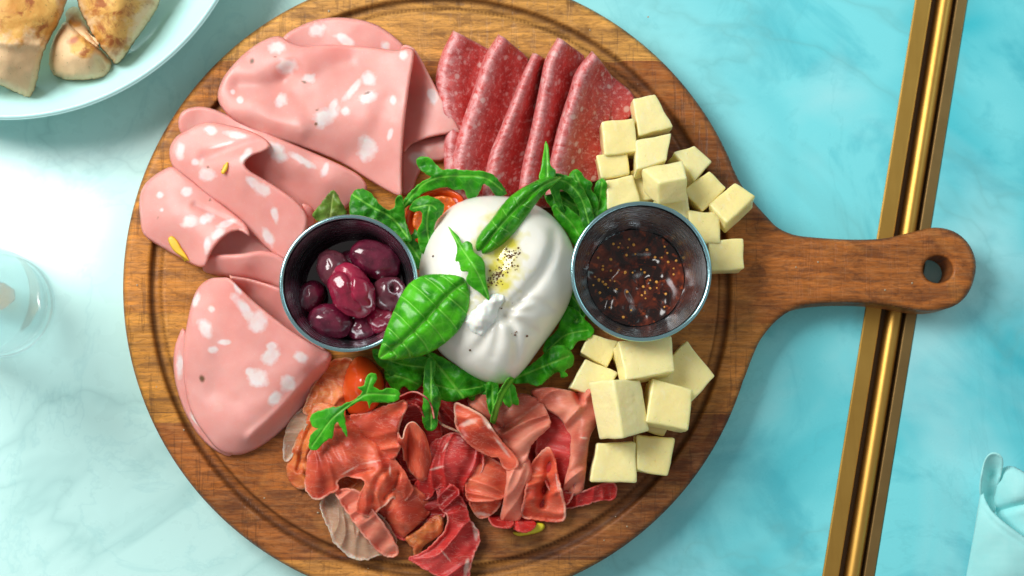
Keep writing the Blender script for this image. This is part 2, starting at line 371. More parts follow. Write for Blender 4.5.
fs = [f for f in fs if not inside(np.array([xy[list(f)].mean(0)]), HOL)[0]]
FA = [[], []]
for f in fs:
    a, b, c = W[f[0]], W[f[1]], W[f[2]]; f = f if np.cross(b-a, c-a)[2] > 0 else f[::-1]
    m = xy[list(f)].mean(0); FA[1 if (math.hypot(m[0]-CX, m[1]-CY) > RP-.8 and m[0] > 700) else 0].append(tuple(f))
nb = len(W); WB = W.copy(); WB[:, 2] = 0.0; V2 = np.vstack([W, WB]); ec = {}
for k in (0, 1):
    for f in FA[k]:
        for i in range(len(f)):
            e = (f[i], f[(i+1) % len(f)]); ec[e] = k
walls = [[], []]
for (i, j), k in ec.items():
    if (j, i) not in ec: walls[k].append((j, i, i+nb, j+nb))
board = empty('cutting_board', P(CX, CY, -20))
tag(board, 'round wooden butcher-block board with a paddle handle carrying the meats and cheeses', 'cutting board')
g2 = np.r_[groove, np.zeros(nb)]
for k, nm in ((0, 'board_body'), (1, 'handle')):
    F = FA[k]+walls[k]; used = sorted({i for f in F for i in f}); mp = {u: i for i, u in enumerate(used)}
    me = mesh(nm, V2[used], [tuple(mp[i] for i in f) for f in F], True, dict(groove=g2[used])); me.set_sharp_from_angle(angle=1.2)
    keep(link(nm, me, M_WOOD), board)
# ================================================================ turned things
def lathe(prof, n=96, wob=0.0):
    V, F = [], []; m = len(prof)
    for i in range(n):
        a = 2*math.pi*i/n
        for r, z in prof: V.append((r*math.cos(a), r*math.sin(a), z))
    for i in range(n):
        for j in range(m-1): F.append((i*m+j, ((i+1) % n)*m+j, ((i+1) % n)*m+j+1, i*m+j+1))
    return V, F
CUPH = .038
def cup(px, py, rpx, label):
    c = P(px, py, CUPH*1000); R = rpx/FPX*(CAMP.z-c.z)/1.0*1.0
    root = empty('sauce_cup', (c.x, c.y, BT+.0003)); tag(root, label, 'sauce cup', 'steel sauce cups on the board')
    rb = R*.66; H = CUPH; t = .0008
    prof = [(0.0001, .0016), (rb-.004, .0016), (rb-.0005, .0022), (rb+.0012, .0045)]
    steps = 14
    for i in range(1, steps+1):
        u = i/steps; prof.append((rb+.0012+(R-.0022-rb-.0012)*u, .0045+(H-.003-.0045)*u))
    V, F = lathe(prof[::1]); inner = link('inner_wall', mesh('inner_wall', V, F), M_STEEL, root)
    po = [(R-.0014, H-.003), (rb+.0012, .004), (rb-.001, .001), (rb-.003, 0), (0.0001, .0004)]
    V, F = lathe(po); link('outer_wall', mesh('outer_wall', V, F), M_STEEL, root)
    rp = [(R-.0009+.00105*math.cos(a), H-.0012+.0012*math.sin(a)) for a in np.linspace(0, 2*math.pi, 17)]
    V, F = lathe(rp, 128); link('rolled_rim', mesh('rolled_rim', V, F), M_RIM, root)
    return root, c, R, rb
cupO, cO, RO, rbO = cup(348.3, 283, 69.5, 'steel sauce cup holding the dark red olives')
cupJ, cJ, RJ, rbJ = cup(641.2, 271, 71, 'steel sauce cup holding the dark fig jam')
# ================================================================ bowl of bread (top left)
bc = Pz(14, -114, .038); bowl = empty('bowl', (bc.x, bc.y, .0002)); tag(bowl, 'pale turquoise china bowl with baked bread in the corner beside the board', 'bowl')
R = .1205; prof = [(0.0001, .010), (.056, .010), (.076, .0125), (.095, .020), (.108, .029), (R-.003, .0368), (R-.0012, .0380), (R, .0372), (R-.0002, .0358), (.111, .0275), (.093, .014), (.062, .004), (.058, 0), (.050, 0), (.049, .003), (.0001, .004)]
pp = crom(prof, 4); V, F = lathe([(max(.00005, a), b) for a, b in pp], 160); link('bowl_body', mesh('bowl_body', V, F), M_CHINA, bowl)
# ================================================================ meat materials
def meat_mort():
    nt = NT('mortadella', rough=.36, spec=.42, sss=.6, sssr=(1., .28, .16), ssss=.008); u = nt.mapv(nt.attr('sheet_uv', 'Vector'), (.01, .01, .01))
    n = nt.noise(u, 9, 4); c = nt.mix(n, (.85, .25, .215), (.92, .39, .355))
    sp = nt.voro(u, 4.6, 'Distance'); wob = nt.noise(u, 22, 3)
    sm = nt.ramp(nt.math('ADD', sp, nt.math('MULTIPLY', wob, .22)), [(.22, 1), (.27, 0)])
    c = nt.mix(nt.math('MULTIPLY', sm, .10), c, (.88, .60, .55))
    big = nt.attr('fat'); fm = nt.ramp(nt.math('ADD', big, nt.math('MULTIPLY', nt.math('SUBTRACT', nt.noise(u, 30, 4), .5), .35)), [(.12, 0), (.85, 1)])
    c = nt.mix(nt.math('MULTIPLY', fm, nt.math('MULTIPLY_ADD', nt.noise(u, 18, 3), .6, .32)), c, (.92, .80, .80))
    c = nt.mix(nt.ramp(nt.noise(u, 120, 2), [(.62, 0), (.72, .25)]), c, (.85, .55, .5))
    c = nt.mix(nt.attr('speck'), c, (.13, .07, .025))
    rg = nt.ramp(nt.noise(u, 7, 2), [(.3, .34), (.7, .5)])
    return nt.out(base=c, rough=rg, Normal=nt.bump(nt.noise(u, 40, 2), .05, .0003))
def meat_sal():
    nt = NT('salami', rough=.30, spec=.5, sss=.08, sssr=(1., .2, .15), ssss=.001); u = nt.mapv(nt.attr('sheet_uv', 'Vector'), (.01, .01, .01))
    n = nt.noise(u, 14, 5, .6); c = nt.mix(nt.ramp(n, [(.3, 0), (.7, 1)]), (.42, .012, .012), (.68, .07, .06))
    v = nt.voro(nt.mapv(nt.node('ShaderNodeVectorMath', dict(operation='ADD'), _0=u, _1=nt.noise(u, 30, 3, out='Color')).outputs[0]), 36, 'Distance')
    m = nt.ramp(v, [(.20, 1), (.34, 0)])
    m2 = nt.ramp(nt.noise(u, 40, 5, .7), [(.53, 0), (.60, .95)])
    c = nt.mix(nt.math('MULTIPLY', nt.math('MAXIMUM', m, m2), .72), c, (.78, .38, .36))
    c = nt.mix(nt.math('MULTIPLY', nt.ramp(nt.math('ADD', nt.voro(u, 13, 'Distance'), nt.math('MULTIPLY', nt.noise(u, 20, 3), .25)), [(.27, 1), (.36, 0)]), .7), c, (.82, .55, .5))
    c = nt.mix(nt.math('MULTIPLY', nt.attr('fat'), nt.ramp(nt.noise(u, 30, 4, .7), [(.35, 0), (.6, .75)])), c, (.78, .44, .44))  # pale highlight of the fold ridge, painted into the colour
    rim = nt.ramp(nt.attr('rim'), [(0, 1), (.12, 0)]); c = nt.mix(nt.math('MULTIPLY', rim, .35), c, (.75, .45, .38))
    return nt.out(base=c, Normal=nt.bump(nt.noise(u, 60, 4, .7), .5, .0010))
def meat_pro(name, lean, dark, fatc, trans=0., streak=.22, rimw=.14):
    nt = NT(name, rough=.4, spec=.26, sss=.45, sssr=(1., .22, .12), ssss=.005); u = nt.mapv(nt.attr('sheet_uv', 'Vector'), (.01, .01, .01))
    n = nt.noise(nt.mapv(u, (1, 2.2, 1), (0, 0, .6)), 9, 5, .6, .7); c = nt.mix(nt.ramp(n, [(.32, 0), (.68, 1)]), dark, lean)
    w = nt.noise(nt.mapv(u, (1, 3, 1), (0, 0, 1.1)), 8, 5, .55, 1.4); s_ = nt.ramp(nt.math('ABSOLUTE', nt.math('SUBTRACT', w, .5)), [(0, 1), (.018, 0)])
    gl = nt.noise(u, 3.4, 2, .5, .5); c = nt.mix(nt.ramp(gl, [(.40, .75), (.52, 0)]), c, tuple(x*.5 for x in dark)); c = nt.mix(nt.ramp(gl, [(.52, 0), (.66, .45)]), c, tuple(min(1, x*1.1+.06) for x in lean))
    c = nt.mix(nt.math('MULTIPLY', s_, streak), c, fatc)
    e = nt.ramp(nt.math('ADD', nt.attr('rim'), nt.math('MULTIPLY', nt.math('SUBTRACT', nt.noise(u, 14, 3), .5), .30)), [(max(0, rimw-.06), 1), (rimw+.06, 0)])
    c = nt.mix(nt.math('MULTIPLY', e, nt.ramp(nt.noise(u, 5, 2), [(.45, .05), (.62, .55)])), c, fatc)
    c = nt.mix(nt.math('MULTIPLY', nt.attr('fat'), .55), c, (.90, .70, .60))
    rg = nt.ramp(nt.noise(u, 20, 3), [(.35, .34), (.7, .52)])
    return nt.out(base=c, rough=rg, alpha=1-trans, Normal=nt.bump(nt.noise(nt.mapv(u, (1, 3, 1), (0, 0, .5)), 16, 3, .5), .14, .0006))
M_MORT, M_SAL = meat_mort(), meat_sal()
M_PRO = meat_pro('cured_ham', (.86, .155, .07), (.64, .06, .032), (.88, .58, .45))
M_PROD = meat_pro('dark_cured_ham', (.66, .04, .032), (.36, .011, .012), (.80, .42, .34), 0, .3, .05)
M_PROP = meat_pro('pale_cured_ham', (.87, .28, .185), (.74, .155, .10), (.80, .50, .42), 0, .2, .05)
M_PROO = meat_pro('orange_cured_ham', (.82, .24, .06), (.58, .085, .03), (.85, .58, .40), 0, .35, .12)
M_FAT = meat_pro('ham_fat', (.72, .42, .28), (.55, .28, .18), (.92, .82, .74), .28, .3, .16)
# ================================================================ mortadella
GM = 'folded mortadella slices'
sp1 = [(278,48,9,6), (288,66,11,8), (281,100,7), (369,78,8,8), (368,97,11,6,-20), (326,117,16,9,-30), (367,148,10,14), (352,90,15,4,-50), (333,106,9,4,-60), (403,55,5), (309,78,7,5), (393,100,4,5), (390,134,3,8,20), (240,100,4), (233,92,3), (345,112,5)]
a = sheet_data([(282,40),(298,27),(322,18.5),(350,18),(375,24),(395,37),(406,50),(408,75),(350,80),(290,66)], [(282,40,4),(322,18,4),(350,30,7),(380,35,8),(406,50,8),(300,60,2),(350,75,3),(405,75,3)], drop=2, dw=4, seed=3, spots=[(318,30,10,7,-30), (345,40,12,5,30), (385,46,5)])
b = sheet_data([(217.5,97),(222,80),(232,66),(246,52),(262,41),(278,36),(290,42),(304,46),(330,44.5),(365,46.5),(395,50),(410,48),(414,56),(409,88),(404,130),(402,162),(402,182),(401,196),(389,192),(370,181),(340,163),(300,147),(270,138),(240,124),(224,111)],
    [(218,97,6),(246,52,6),(278,37,7),(330,45,11),(365,46,12),(411,50,22),(409,88,23),(404,130,22),(401,195,17),(370,181,9),(300,147,8),(240,124,6),(250,103,12),(283,80,8),(300,85,12),(262,72,9),(330,110,15),(370,80,17),(385,130,20),(350,75,13),(285,60,11),(300,125,15)],
    drop=1.9, dw=4, seed=4, spots=sp1, specks=[(300,38,9,4,-22), (304,82,3.4,1.3,15), (316,124,2), (252,61,3,4,20), (317,110,2.5,1,-30), (367,93,4,1.2,-20), (275,57,2.4,1.2)], valleys=[([(240,86),(262,87),(278,84),(290,74)], 3.6, 10), ([(300,95),(325,72),(352,62)], 3.0, 16), ([(345,160),(372,140),(388,100)], 1.6, 12), ([(230,112),(262,118),(300,132)], -1.5, 9)])
c = sheet_data([(400,50),(412,47),(421,59),(432,80),(446,105),(458,126),(464,139),(458,133),(446,134),(428,138),(412,144),(402,150),(398,100)],
    [(404,50,16),(413,48,20),(421,59,16),(446,105,13),(463,137,12),(446,134,13),(425,139,11),(404,148,5),(408,100,2),(414,80,7),(425,110,9),(440,115,12)], drop=1.2, dw=3, seed=5, spots=[(432,95,5,9,-15)])
d = sheet_data([(401,150),(412,141),(430,137),(448,135),(464,139),(456,151),(443,160.5),(428,163),(418,176),(412,192),(402,192)],
    [(402,150,1),(430,138,4),(463,139,9),(443,160,5),(418,176,3),(404,190,2),(430,150,6)], drop=2, dw=4, seed=6, spots=[(417,158,9,7)])
sheet('mortadella_slice', [a, b, c, d], M_MORT, .0013, label='largest folded mortadella slice, topmost of the pink slices and next to the salami', cat='mortadella slice', group=GM)
a = sheet_data([(180,132),(181,113),(199,106.5),(222,112),(262,131),(312,152),(345,167),(362,178),(367,190),(354,201),(335,216),(300,222),(270,215),(240,180),(200,150)],
    [(181,113,5),(200,107,5),(262,131,9),(312,152,11),(362,180,11),(352,200,7),(265,142,13),(300,165,13),(330,180,13),(300,190,4),(270,185,1),(310,210,1),(330,214,2),(240,160,2),(282,180,2.5)],
    drop=1.6, dw=4, seed=8, spots=[(277,152,8,13,-40), (302,160,16,4,30), (325,170,4,9,20)])
b = sheet_data([(171,163),(169.5,149),(176,137),(188,129.5),(207,122),(232,126),(250,131),(264,138),(270,146),(263,152),(252,156),(245,163),(249,170),(262,178),(280,189),(297,202),(307,216),(306,230),(298,244),(289,264),(276,257),(250,232),(227,210),(197,189),(178,173)],
    [(171,155,6),(188,130,7),(232,126,12),(264,139,17),(252,156,19),(245,164,19),(262,178,18),(297,203,17),(306,220,15),(289,263,9),(250,232,8),(227,210,8),(190,184,6),(210,155,13),(230,180,15),(265,210,14)],
    drop=1.9, dw=4, seed=9, spots=[(180,152,5,9), (211,130,7,5), (207,175,9,7), (246,155,9,4,-55), (236,135,13,4,10), (262,190,9,7,30), (275,215,4,9,-15), (268,237,5,11,-30), (195,162,4), (222,145,14,2,-15), (254,183,10,5,30)], specks=[(208,167,2,1.2)], valleys=[([(205,158),(230,150),(262,140)], 1.6, 7)])
c = curl([[(293,204,15),(299,203,19),(304,208,17),(303,216,10),(298,222,5)], [(292,212,15),(296,216,20),(301,222,18),(303,229,12),(300,234,6)], [(291,222,14),(294,228,18),(297,235,16),(298,240,11),(297,246,6)]], seed=3)
e = sheet_data([(302,204),(312,207),(316,216),(312,228),(303,232),(304,218)], [(302,204,14),(316,216,8),(303,230,5),(310,215,11)], drop=2, dw=4, seed=5)
sheet('mortadella_slice', [a, b, e], M_MORT, .0013, label='folded mortadella slice gaping open in the middle, between the largest slice and the leftmost one', cat='mortadella slice', group=GM)
a = sheet_data([(206,258),(214,254.5),(240,253.5),(263,250.5),(283,257),(292,270),(292,287),(283,291),(268,285),(250,281),(228,277.5),(203,272)],
    [(206,260,6),(214,255,11),(263,251,13),(285,258,12),(288,288,6),(250,281,5),(228,277,5),(245,265,12)], drop=3.2, dw=6, seed=11)
a2 = sheet_data([(205,240),(225,226),(250,228),(285,258),(262,262),(215,262)], [(205,240,2),(285,258,2),(240,245,1),(262,262,1)], drop=0, seed=12)
b = sheet_data([(139.5,199),(143,187),(152,177),(163,170),(174,167),(190,179),(215,199),(238,217),(247,227),(249,236),(239,231),(228,234),(217,244),(210,255),(205,266),(196,266),(182,259),(164,249),(144,235),(140,216)],
    [(140,199,4),(163,170,6),(190,179,8),(215,199,9),(247,228,15),(239,231,16),(217,244,17),(206,262,14),(182,259,6),(144,235,4),(165,205,10),(190,225,13),(215,222,14)],
    drop=1.8, dw=4, seed=13, spots=[(187,192,6,5), (190,222,9,6,-25), (207,218,9,5,-20), (218,233,5,10,50), (207,245,4,9,10), (160,195,4), (226,224,11,4,-20), (162,210,3)], specks=[(210,200,1.5), (158,218,1)], valleys=[([(195,205),(215,215),(240,226)], 1.0, 3.5)])
m3 = sheet('mortadella_slice', [a, a2, b], M_MORT, .0013, label='leftmost folded mortadella slice, with a yellow pistachio sliver at its lower edge', cat='mortadella slice', group=GM)
sp4 = [(205,328,7,12,-25), (213,350,6,4), (246,311,6,22,-38), (257,322,10,11), (271,356,12,8,-40), (272,346,7,5), (258,378,11,10), (288,384,9,8,-40), (275,398,6,8,30), (301,357,8,6,30), (196,300,4,9,20), (212,309,4), (238,288,4,8,-30), (225,342,8,3), (250,372,5)]
a0_ = sheet_data([(186,330),(177,340),(173.5,358),(175,381),(182,405),(190,422),(201,438),(216,451),(232,455),(230,430),(205,380)], [(177,340,3),(175,381,3),(190,422,3),(216,451,3),(205,380,4)], drop=1.6, dw=4, seed=14, spots=[(180,365,4,14), (196,420,10,3,50)])
a = sheet_data([(230,279),(240,277),(260,281.5),(285,291),(300,312),(322,345),(332,359),(308,352),(285,335),(258,308)],
    [(230,279,12),(260,281,12),(285,291,12),(300,312,9),(325,350,9),(250,292,3),(280,318,2),(300,338,3),(272,297,8)], drop=2.5, dw=5, seed=15)
b = sheet_data([(209,279),(220,277.5),(230,278.5),(240,288),(254,301),(271,315),(289,328.5),(308,341),(322,349),(332,355),(326,372),(315,391),(303,408),(290,423),(278,434),(266,443),(253,450.5),(237,455),(219,450.5),(203,432),(193,416),(187,398),(184,378),(183,358),(185,335),(191,305),(198,288)],
    [(209,279,8),(230,279,19),(254,301,20),(289,328,20),(322,349,18),(331,356,15),(318,366,15),(303,380,15),(275,412,14),(250,436,12),(326,374,4),(303,408,3),(278,434,3),(253,450,4),(219,450,7),(187,398,6),(185,335,7),(225,340,14),(240,400,14),(280,360,18),(214,300,13)],
    drop=1.8, dw=4, seed=16, spots=sp4, specks=[(202,379,3.2,4.5,-20)], valleys=[([(250,436),(275,414),(300,388),(328,360)], -2.2, 5), ([(215,300),(222,340),(215,390)], 2., 14), ([(262,440),(292,408),(318,374)], 2.5, 7)])
sheet('mortadella_slice', [a0_, a, b], M_MORT, .0013, label='folded mortadella slice at the bottom left, a wedge below the olive cup', cat='mortadella slice', group=GM)
M_PIST = simple('pistachio', (.80, .50, .03), .4, .2, 200)
for pts, h, lab in (([(168,239),(172,236),(177,240),(181,247),(187,256),(189,261),(184,258),(176,253),(171,247)], 9.5, 'yellow pistachio sliver on the leftmost mortadella slice'),
                    ([(221,172),(225,164),(228,162),(228,168),(224,174)], 17.5, 'small yellow pistachio sliver on the gaping mortadella slice')):
    o = sheet('pistachio_sliver', [sheet_data(pts, [(0, 0, h)], step=.8, drop=.8, dw=2, wr=.1)], M_PIST, .003, label=lab, cat='pistachio', group='pistachio slivers in the mortadella')
# ================================================================ salami
def salami(Lp, Rp, h, label, seed):
    """Lp: fold line (left, high); Rp: right edge (low); both top to bottom"""
    n = 7; L = resample(crom(Lp, 6), np.linalg.norm(np.diff(crom(Lp, 6), axis=0), axis=1).sum()/n); Rr = resample(crom(Rp, 6), np.linalg.norm(np.diff(crom(Rp, 6), axis=0), axis=1).sum()/n)
    m = min(len(L), len(Rr)); rows = []
    for i in range(m):
        l, r = L[i], Rr[i]; s_ = 1.25*(1-.25*abs(i/(m-1)-.3))
        def q(u, hh): p = l*(1-u)+r*u; return (p[0], p[1], hh)
        rows.append([q(.30, h*.25), q(.06, h*.38), q(-.03, h*.75), q(.06, h*s_), q(.24, h*.90*s_), q(.55, h*.46), q(.85, h*.20), q(1., h*.12)])
    W, F, A, U = curl(rows, 9, 8, .45, seed)
    nr = (m-1)*8+1; col_ = np.arange(len(W))//nr; c = col_/9.
    A['fat'] = np.clip(1-np.abs(c-3.0)/1.3, 0, 1)  # no real fat: mask for the highlight painted along the fold ridge
    F = [f[::-1] for f in F] if np.cross(W[F[300][1]]-W[F[300][0]], W[F[300][2]]-W[F[300][0]])[2] < 0 else F
    return sheet('salami_slice', [(W, F, A, U)], M_SAL, .0011, label=label, cat='salami slice', group='folded salami slices in a row')
a = sheet_data([(592,70),(608,74),(621,83),(634,96),(633,112),(626,121),(612,123),(598,110)], [(592,70,3),(634,96,3),(612,123,2),(610,95,4)], drop=1, dw=3, seed=21)
sheet('salami_slice', [a], M_SAL, .0012, label='flat salami slice mostly hidden behind the rightmost fold, by the cheese', cat='salami slice', group='folded salami slices in a row')
salami([(456,32),(447,50),(440,72),(441,100),(448,130),(447,165),(452,202)], [(489,50),(494,66),(496,90),(494,120),(492,150),(488,175),(485,205)], 10, 'leftmost folded salami slice, partly under the mortadella', 22)
salami([(501,36),(490,52),(477,90),(463,131),(456,160),(454,205)], [(527,58),(526,80),(520,105),(515,132),(510,160),(504,207)], 14, 'second folded salami slice from the left', 23)
salami([(535,54),(525,75),(513,105),(501,135),(490,165),(484,208)], [(551,62),(548,85),(545,110),(538,140),(531,168),(526,208)], 15, 'third folded salami slice, the narrow one in the middle of the row', 24)
salami([(560,39),(549,58),(541,95),(534,130),(525,168),(520,208)], [(583,56),(584,80),(578,110),(570,140),(562,170),(558,208)], 16.5, 'second folded salami slice from the right', 25)
salami([(594,53),(581,68),(570,100),(560,132),(553,165),(549,195)], [(613,80),(612,100),(607,125),(603,150),(600,175),(598,197)], 18, 'rightmost folded salami slice, its tall fold next to the cheese cubes', 26)
# ================================================================ cured ham
GP = 'crumpled cured ham slices'
def ham(mat, pieces, label, t=.0007): return sheet('cured_ham_slice', pieces, mat, t, label=label, cat='cured ham', group=GP)
def ribbon(path, w, cup_, seed=1, wave=1.5, wl=14., tilt=0.):
    """thin strip along photo points with a cupped section and a wavy rim"""
    c = resample(crom(path, 8), 1.2); tn = np.gradient(c[:, :2], axis=0); tn /= np.linalg.norm(tn, axis=1)[:, None]; nn = np.stack([-tn[:, 1], tn[:, 0]], 1)
    m = 11; V, xy = [], []; L = len(c)
    for i in range(L):
        ww = w*(.55+.45*math.sin(math.pi*min(1, max(0, (i+2)/(L+3))))**.6)*(1+.15*mn.noise(Vector((i*.15, seed, 0))))
        for j in range(m):
            v = -1+2*j/(m-1); a = v*1.35
            off_ = math.sin(a)*ww*.62; hh = c[i, 2]+cup_*(1-math.cos(a))*1.3+tilt*v+wave*abs(v)**2*mn.noise(Vector((i*1.2/wl, v*.8+seed, seed*2.)))*2
            xy.append(c[i, :2]+nn[i]*off_); V.append(hh)
    xy = np.array(xy); W = Pn(xy, np.maximum(np.array(V), .3)); F = [(i*m+j, i*m+j+1, (i+1)*m+j+1, (i+1)*m+j) for i in range(L-1) for j in range(m-1)]
    a_, b_, c_ = W[F[0][0]], W[F[0][1]], W[F[0][2]]
    F = [f[::-1] for f in F] if np.cross(b_-a_, c_-a_)[2] < 0 else F
    vv = np.tile(np.linspace(-1, 1, m), L); z = np.zeros(len(xy))
    return W, F, dict(fat=z, speck=z, rim=(1-np.abs(vv))*.8, rib=z), np.stack([np.repeat(np.arange(L), m)*.7, vv*w*.5], 1)
def D(o, c, **k):
    k.setdefault('wr', .3); k.setdefault('ws', .03); sg = -1 if k.get('seed', 1) % 3 else .8; k['drop'] = sg*1.5; k['dw'] = 5; k.setdefault('edgenoise', .8); k.setdefault('step', 1.15)
    k.setdefault('fold', ((k.get('seed', 1)*53) % 180, 15, 2.9)); return sheet_data(o, c, **k)
ham(M_PROD, [D([(418,395),(450,390),(500,400),(560,405),(578,440),(572,492),(545,512),(510,506),(470,505),(430,505),(402,480),(395,440),(402,410)], [(418,395,3),(560,405,3),(572,492,2),(470,505,2),(402,480,2),(480,450,4)], drop=1, seed=30, wr=1.0)], 'dark red ham slice lying flat under the middle of the ham pile')
ham(M_PROO, [D([(322,372),(335,360),(352,360),(356,378),(350,395),(342,412),(318,415),(304,413),(310,392)], [(322,372,3),(335,360,4),(350,395,6),(304,413,4),(330,385,7)], seed=31, wr=.7, ws=.08)], 'brownish orange ham slice between the lowest mortadella slice and the lower tomato')
ham(M_FAT, [D([(288,425),(296,414),(306,408),(313,413),(303,432),(294,452),(286,462),(283,448)], [(288,425,2),(310,410,5),(286,460,2),(298,432,4)], seed=32)], 'pale translucent ham edge standing at the far left of the ham pile', .0005)
ham(M_PROO, [D([(313,404),(303,424),(292,448),(286,468),(291,484),(301,490),(310,484),(310,465),(322,444),(340,428),(346,412),(330,404)], [(313,404,6),(292,448,4),(291,484,3),(310,470,6),(322,444,10),(340,415,11),(305,450,10)], seed=33, valleys=[([(318,415),(305,440),(298,470)], 2.6, 2.5), ([(330,420),(314,445),(306,462)], 2.2, 2.5), ([(300,455),(308,475)], 2., 3)])], 'orange ham slice with short creases on the left side of the ham pile')
ham(M_FAT, [D([(326,494),(321,504),(322,513),(328,526),(333,541),(343,551),(352,558),(365,560),(377,556),(388,552),(396,540),(380,515),(352,500),(340,492)], [(326,494,3),(322,513,2),(343,551,2),(377,556,2),(395,545,2),(355,525,6),(335,510,4)], drop=1.4, seed=34, valleys=[([(335,505),(350,522),(372,540)], 1.5, 4)], spots=[(328,528,3,22,-22), (345,553,13,3,25)])], 'translucent slice of pale ham fat at the bottom left of the ham pile', .0005)
ham(M_PROO, [D([(333,478),(350,470),(372,476),(376,495),(385,515),(372,530),(355,505),(338,498)], [(333,478,4),(376,495,5),(355,505,3),(372,530,4)], seed=55)], 'orange ham slice seen in the hollow under the largest ham slice')
ham(M_PROD, [D([(385,500),(412,480),(440,486),(447,500),(442,520),(425,530),(405,540),(392,530)], [(385,500,3),(440,486,4),(442,520,3),(405,540,2)], seed=56)], 'dark ham slice in the shadow left of the lowest crimson slice')
ham(M_PROP, [D([(470,395),(486,390),(503,398),(508,412),(503,428),(492,422),(478,412),(468,404)], [(470,395,8),(503,398,12),(500,428,9),(486,408,13)], seed=57)], 'rosy ham corner between the red ribbon and the arugula stems')
ham(M_PROP, [D([(336,492),(348,489),(360,493),(370,507),(383,524),(394,542),(398,551),(392,557),(380,552),(366,537),(355,523),(345,508)], [(336,492,8),(360,493,12),(396,552,4),(380,550,5),(370,525,12)], seed=35, drop=2)], 'tan strip of ham lying over the translucent ham fat')
ham(M_PRO, [D([(384,496),(400,484),(416,486),(427,497),(431,510),(424,521),(413,530),(402,538),(390,533),(380,523),(374,512),(378,502)], [(393,503,14),(413,496,9),(425,510,7),(402,537,5),(376,513,5),(400,515,15),(385,522,3)], seed=36, valleys=[([(378,514),(388,526),(398,536)], 2.5, 5)], wr=.9)], 'rounded pink ham fold below the largest ham slice')
ham(M_PRO, [D([(306,474),(304.5,486),(311,497),(319,499.5),(330,493),(338,490),(337,482),(345,477),(358,478),(366,482),(360,494),(357,508),(361,515),(371,516),(384,505),(394,498),(399,506),(412,492),(409,480),(400,466),(386,450),(366,432),(349,416),(331,423),(317,440),(308,457)],
   [(306,474,7),(311,497,5),(337,484,9),(358,508,15),(371,516,12),(412,490,8),(400,466,12),(366,432,10),(331,423,9),(317,440,9),(335,455,17),(360,465,19),(385,475,20),(320,480,13),(350,440,16),(395,490,13),(345,470,18),(372,495,19)], seed=37, drop=4, dw=6, wr=.9, spots=[(350,470,9,1,-30), (372,462,9,1,-10), (390,470,1.2,7)],
   valleys=[([(340,480),(355,474),(372,470)], 1.2, 2), ([(386,470),(376,482),(372,500)], 2.6, 3.2), ([(398,474),(394,486),(384,498)], 3.2, 2.6), ([(330,430),(350,450),(385,458)], 1.0, 4)])], 'largest salmon-pink ham slice, folded over the left of the ham pile')
ham(M_PROD, [D([(386,386),(402,378),(418,384),(430,396),(438,412),(441,435),(432,460),(415,472),(402,466),(398,440),(400,415)], [(386,386,7),(418,384,8),(441,435,7),(415,472,4),(402,430,3),(425,415,6)], seed=38)], 'dark ham slice behind the arugula above the pink ham cone')
ham(M_PRO, [D([(349,417),(362,413),(380,407),(396,402),(404,400),(408,405),(402,420),(399,434),(402,441),(396,457),(388,460),(378,452),(364,440)], [(349,417,10),(380,407,15),(405,401,24),(400,432,24),(396,457,16),(378,452,11),(364,440,9),(382,430,20)], seed=39, drop=2.5, wr=.3)], 'smooth salmon-pink ham cone below the lower tomato')
W_ = curl([[(398,430,23),(398,441,23),(402,449,16),(403,460,10)], [(402,438,24),(404,441,22),(405,450,12),(406,462,7)], [(404,430,24),(407,432,20),(408,448,9),(409,470,6)], [(408,423,24),(411,427,22),(412,448,13),(413,474,9)], [(415,422,24),(418,430,22),(420,455,16),(420,480,10)], [(423,432,21),(426,442,19),(427,460,15),(425,479,9)], [(428,448,14),(430,456,13),(431,466,10),(429,475,7)], [(428,450,7),(430,458,6),(430,466,5),(428,474,4)]], 6, 8, .4, 40)
ham(M_PRO, [W_], 'upright pink ham ribbon with a wavy S-shaped rim beside the ham cone')
ham(M_PROD, [D([(431,444),(442,437),(455,433),(470,441),(481,452),(483,466),(475,482),(471,500),(456,497),(440,487),(427,500),(413,492),(421,474),(430,458)], [(431,444,9),(455,433,10),(481,452,9),(471,500,5),(413,490,5),(440,487,7),(450,460,15),(440,472,13),(465,470,12)], seed=41, valleys=[([(436,450),(450,470),(462,492)], 1.6, 5)], spots=[(437,468,9,1.2,-15), (446,446,1,8,30)])], 'broad dark pink ham slice in the centre of the ham pile')
ham(M_PROP, [D([(503,409),(514,394),(530,395),(543,404),(551,423),(546,431),(532,445),(526,462),(519,468),(511,452),(500,437),(492,425),(497,414)], [(503,409,8),(530,395,10),(551,423,17),(532,445,15),(519,467,12),(492,425,7),(520,425,17),(538,412,15)], seed=42, valleys=[([(505,430),(525,415),(540,402)], 1.8, 4)])], 'rosy ham slice under the arugula stems, folded to a point on its right')
ham(M_PROD, [D([(546,408),(560,410),(572,425),(577,455),(574,490),(563,505),(545,480),(536,446)], [(549,412,8),(570,428,9),(563,500,5),(546,445,7),(560,450,10)], seed=43)], 'dark red ham slice tucked left of the pale ham roll')
ham(M_PROD, [D([(562,494),(582,492),(600,485),(613,483),(617,492),(612,499),(598,501),(580,506),(563,507)], [(562,494,4),(600,485,7),(616,492,4),(580,506,2),(590,495,7)], seed=44)], 'dark red ham tip poking out below the lower cheese cubes')
